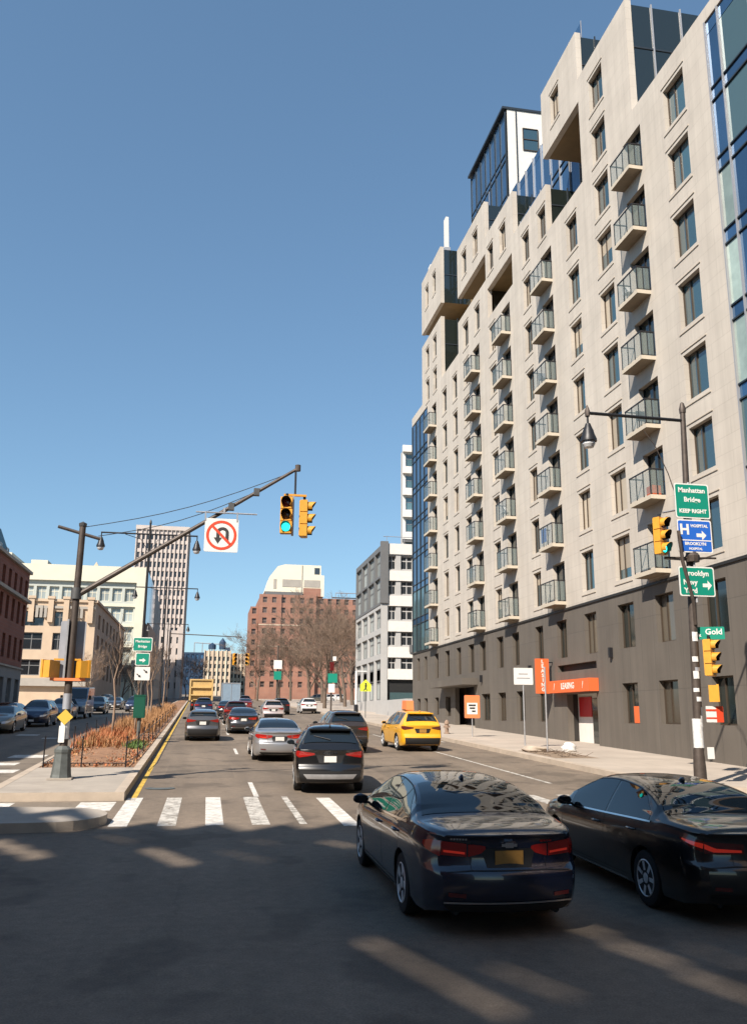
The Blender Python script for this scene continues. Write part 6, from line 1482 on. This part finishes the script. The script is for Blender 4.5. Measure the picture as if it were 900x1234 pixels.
# --- the two foreground saloons
NV, B1 = car('sedan', 'paint_navy', at(3.22, 9.5), 'dark navy saloon with wide red tail lights and orange plate, in the foreground', 0, True, 'cars waiting in the crossing', 'tail_red', 'plate_orange', 'wide')
e = MB(); y = B1.rearface(0, .95) - .010
e.box(-.085, .085, y - .012, y, .905, .935, 'chrome'); e.box(-.045, .045, y - .014, y, .893, .947, 'chrome'); obj('badge', e.mesh('badge'), NV)
e = MB()
for k in range(6): x = -.62 + .03 * k; e.box(x, x + .02, B1.rearface(x, .98) - .008, B1.rearface(x, .98), .968, .985, 'chrome')
for k in range(4): x = .36 + .035 * k; e.box(x, x + .026, B1.rearface(x, .96) - .008, B1.rearface(x, .96), .945, .963, 'tail_red')
obj('model_badge', e.mesh('model_badge'), NV)
BK, B2 = car('sedan', 'paint_black', at(6.2, 9.45), 'glossy black saloon with slim L-shaped tail lights at the right foreground', 0, True, 'cars waiting in the crossing', 'tail_dark', 'plate_white', 'slim', s=.975, rim='seven')
# --- the avenue ahead
b = car('suv', 'paint_black_suv', at(3.08, 22.3), 'black sport utility car with grey lower bumper, stopped beyond the crosswalk', radians(-5), True, s=.97, plate='plate_white', cladding=True)[0]
e = MB(); B3 = _body_cache['suv', True]
for k in range(6): x = -.19 + .065 * k; e.box(x, x + .028, B3.rearface(x, 1.02) - .01, B3.rearface(x, 1.02), 1.0, 1.03, 'chrome')
obj('badge', e.mesh('badge'), b)
car('suv', 'paint_brown', at(5.75, 36.4), 'dark brown sport utility car in the third lane, beyond the black one')
car('sedan', 'paint_silver', at(2.62, 32.2), 'silver saloon directly ahead of the black sport utility car', hi=True)
car('hatch', 'paint_grey', at(-.12, 44.7), 'grey hatchback beside the yellow edge line')
tx = car('suv', 'paint_taxi', at(9.1, 37.4), 'yellow taxi with an orange roof sign in the right-hand lane', radians(1.5), True, plate='plate_orange', tails='tail_dark', cat='taxi', name='taxi')[0]
b = MB(); b.prism([(-.42, 0), (.42, 0), (.36, .40), (-.36, .40)], Matrix.Translation((0, 1.9, 1.70)) @ Matrix.Rotation(pi / 2, 4, 'Z'), .34, 'sign_orange_lt'); b.box(-.35, .0, 1.6, 2.2, 1.685, 1.72, 'car_black_trim'); obj('roof_sign', b.mesh('roof_sign'), tx)
car('sedan', 'paint_darkgrey', at(2.15, 52.0), 'dark saloon behind the dashed line, between the grey hatchback and the silver saloon', tails='tail_red')
car('suv', 'paint_maroon', at(2.15, 66), 'dark maroon sport utility car ahead of the dark saloon')
car('suv', 'paint_pink', at(5.45, 74), 'pale rose sport utility car in the middle lane')
car('suv', 'paint_white', at(11.0, 97), 'white sport utility car far up the right-hand lane')
car('suv', 'paint_black', at(7.6, 92), 'black sport utility car between the rose and the white ones')
car('suv', 'paint_blue', at(-.25, 88), 'dark blue sport utility car right behind the yellow truck')
car('sedan', 'paint_red', at(4.6, 108), 'small red saloon far up the middle lane')
car('sedan', 'paint_black', at(1.9, 84), 'black saloon beside the yellow truck')
car('suv', 'paint_darkgrey', at(5.2, 124), 'dark grey car farthest up the middle lane')
for (x, y, p, l) in ((29.5, 205, 'paint_white', 'white car parked sideways under the trees, nearer of the two'), (33.2, 216, 'paint_white', 'white car parked sideways under the trees, right of the other'), (26.5, 200, 'paint_olive', 'olive grey car parked sideways before the white ones')):
    car('suv', p, at(x, y), l, radians(90), group='cars parked under the trees')
# --- oncoming traffic left of the median (fronts towards the camera)
G2 = 'oncoming cars left of the median'
car('sedan', 'paint_olive', at(-11.15, 55.9), 'grey green saloon at the left edge, facing the camera', pi, group=G2, front=True)
car('sedan', 'paint_silver', at(-13.0, 66), 'silver saloon behind the grey green one at the left edge', pi, group=G2, front=True)
car('suv', 'paint_blue', at(-10.75, 64.2), 'dark blue sport utility car in the shade left of the signal pole', pi, group=G2, front=True)
car('suv', 'paint_paleblue', at(-10.9, 75), 'pale blue car behind the dark blue sport utility car', pi, group=G2, front=True)
car('suv', 'paint_black', at(-10.4, 93), 'black car right of the signal pole in the shaded roadway', pi, group=G2, front=True)
car('suv', 'paint_blue', at(-7.6, 103), 'dark blue car close to the dry grass in the shaded roadway', pi, group=G2, front=True)
car('sedan', 'paint_darkgrey', at(-10.6, 112), 'dark grey saloon far up the shaded roadway', pi, group=G2, front=True)
car('suv', 'paint_silver', at(-13.0, 124), 'silver car parked by the left pavement, far off', pi, group=G2, front=True)
# --- light van (oncoming)
def van(loc, label):
    t = thing('van', loc, label, 'van', G2, pi); t.rotation_euler = (-GRADE, 0, pi)
    W2, L = .98, 5.4
    prof = [(0, .35), (0, 2.35), (.12, 2.5), (3.7, 2.5), (4.45, 1.55), (5.25, 1.25), (5.4, 1.0), (5.4, .35)]
    bm = bmesh.new(); A = [bm.verts.new((-W2, y, z)) for y, z in prof]; C = [bm.verts.new((W2, y, z)) for y, z in prof]
    bm.faces.new(A); bm.faces.new(list(reversed(C)))
    for k in range(len(prof)): bm.faces.new((A[k], C[k], C[(k + 1) % len(prof)], A[(k + 1) % len(prof)]))
    bmesh.ops.recalc_face_normals(bm, faces=bm.faces); bmesh.ops.bevel(bm, geom=[e for e in bm.edges], offset=.07, segments=2, affect='EDGES', profile=.6)
    me = bpy.data.meshes.new('body'); bm.to_mesh(me); bm.free(); me.materials.append(MATS['paint_paleblue']); obj('body', me, t)
    g = MB(); g.face([(-.85, 3.86, 2.36), (.85, 3.86, 2.36), (.9, 4.42, 1.62), (-.9, 4.42, 1.62)], 'car_glass')
    g.v = [(x, y + .012, z + .012) for x, y, z in g.v]; obj('windscreen', g.mesh('windscreen'), t)
    for sx in (-1, 1):
        g = MB(); g.face([(sx * .985, 2.6, 1.55), (sx * .985, 4.1, 1.55), (sx * .985, 3.6, 2.25), (sx * .985, 2.6, 2.25)], 'car_glass'); obj('side_window', g.mesh('side_window'), t)
        g = MB(); g.box(sx * .85 - .12, sx * .85 + .12, 5.33, 5.42, .85, 1.05, 'lamp_clear'); obj('headlight', g.mesh('headlight'), t)
        g = MB(); g.box(sx * 1.12 - .09, sx * 1.12 + .09, 3.95, 4.1, 1.5, 1.85, 'car_black_trim'); obj('mirror', g.mesh('mirror'), t)
    g = MB(); g.box(-.6, .6, 5.36, 5.425, .62, .98, 'car_black_trim'); obj('grille', g.mesh('grille'), t)
    g = MB(); g.box(-.95, .95, 5.38, 5.47, .38, .58, 'car_black_trim'); obj('bumper', g.mesh('bumper'), t)
    tm, dm = _wheels[(.355, 'silver')]
    for yc in (.95, 4.4):
        for sx in (-1, 1): o = obj('wheel', tm, t, (sx * .88, yc, .355), 0 if sx > 0 else pi); obj('rim', dm, o)
van(at(-10.6, 81), 'pale light van facing the camera, half hidden by the signal pole')
# --- dump truck
t = thing('dump_truck', at(-.65, 104), 'yellow dump truck seen from behind in the left lane', 'truck'); t.rotation_euler = (GRADE, 0, 0)
b = MB(); M_ = Matrix.Identity(4)
def hopper(z0, z1, w0, w1, y0, y1):
    p = [(-w0, y0, z0), (w0, y0, z0), (w0, y1, z0), (-w0, y1, z0), (-w1, y0 - .15, z1), (w1, y0 - .15, z1), (w1, y1, z1), (-w1, y1, z1)]
    i = len(b.v); b.v.extend(p)
    for q in ((0, 3, 2, 1), (0, 1, 5, 4), (1, 2, 6, 5), (2, 3, 7, 6), (3, 0, 4, 7)): b.f.append(tuple(i + a for a in q)); b.m.append(b.mi('truck_yellow'))
mat('truck_yellow', (.55, .37, .15), .5, var=.12, scale=2)
hopper(1.25, 3.45, 1.2, 1.28, 0, 5.2); obj('dump_body', b.mesh('dump_body'), t)
b = MB()
for z in (1.75, 2.6): b.box(-1.22, 1.22, -.30, -.06, z, z + .14, 'truck_yellow')
for x in (-1.24, 1.24): b.box(x - .09, x + .09, -.3, 0, 1.2, 3.5, 'truck_yellow')
b.box(-1.32, 1.32, -.28, 5.2, 3.45, 3.6, 'truck_yellow'); obj('rib', b.mesh('rib'), t)
b = MB(); b.box(-1.15, 1.15, 5.4, 7.4, .7, 3.1, 'truck_yellow'); obj('cab', b.mesh('cab'), t)
b = MB(); b.box(-.5, .5, 0, 7.2, .7, 1.2, 'car_black_trim'); b.box(-1.1, 1.1, -.1, .1, .55, .95, 'car_black_trim'); obj('chassis', b.mesh('chassis'), t)
for yc in (.8, 2.1, 6.4):
    for sx in (-1, 1): g = MB(); g.lathe([(.28, -.16), (.5, -.16), (.52, -.1), (.52, .1), (.5, .16), (.28, .16), (0, .1)], (0, 0, 0), 'tyre', 18, 'x'); obj('wheel', g.mesh('wheel'), t, (sx * 1.0, yc, .52))
for sx in (-1, 1): g = MB(); g.box(sx * .95 - .12, sx * .95 + .12, -.14, -.1, .62, .82, 'tail_red'); obj('tail_light', g.mesh('tail_light'), t)
# --- pale blue box truck
t = thing('box_truck', at(3.15, 119), 'pale blue box truck beyond the yellow one', 'truck'); t.rotation_euler = (GRADE, 0, 0)
mat('truck_blue', (.20, .27, .34), .55, var=.08, scale=2)
b = MB(); b.box(-1.2, 1.2, 0, 5.5, .95, 3.35, 'truck_blue'); obj('cargo_box', b.mesh('cargo_box'), t)
b = MB()
for x in (-1.18, -.02, 1.14): b.box(x, x + .05, -.03, -.002, 1.0, 3.3, 'galv')
b.box(-1.2, 1.2, -.035, -.004, 3.22, 3.34, 'galv'); b.box(-1.2, 1.2, -.15, 0, .75, .95, 'car_black_trim'); obj('rear_door', b.mesh('rear_door'), t)
b = MB(); b.box(-1.0, 1.0, 5.6, 7.2, .6, 2.6, 'truck_blue'); obj('cab', b.mesh('cab'), t)
for yc in (1.2, 6.4):
    for sx in (-1, 1): g = MB(); g.lathe([(.25, -.14), (.43, -.14), (.45, -.08), (.45, .08), (.43, .14), (.25, .14), (0, .1)], (0, 0, 0), 'tyre', 18, 'x'); obj('wheel', g.mesh('wheel'), t, (sx * .95, yc, .45))
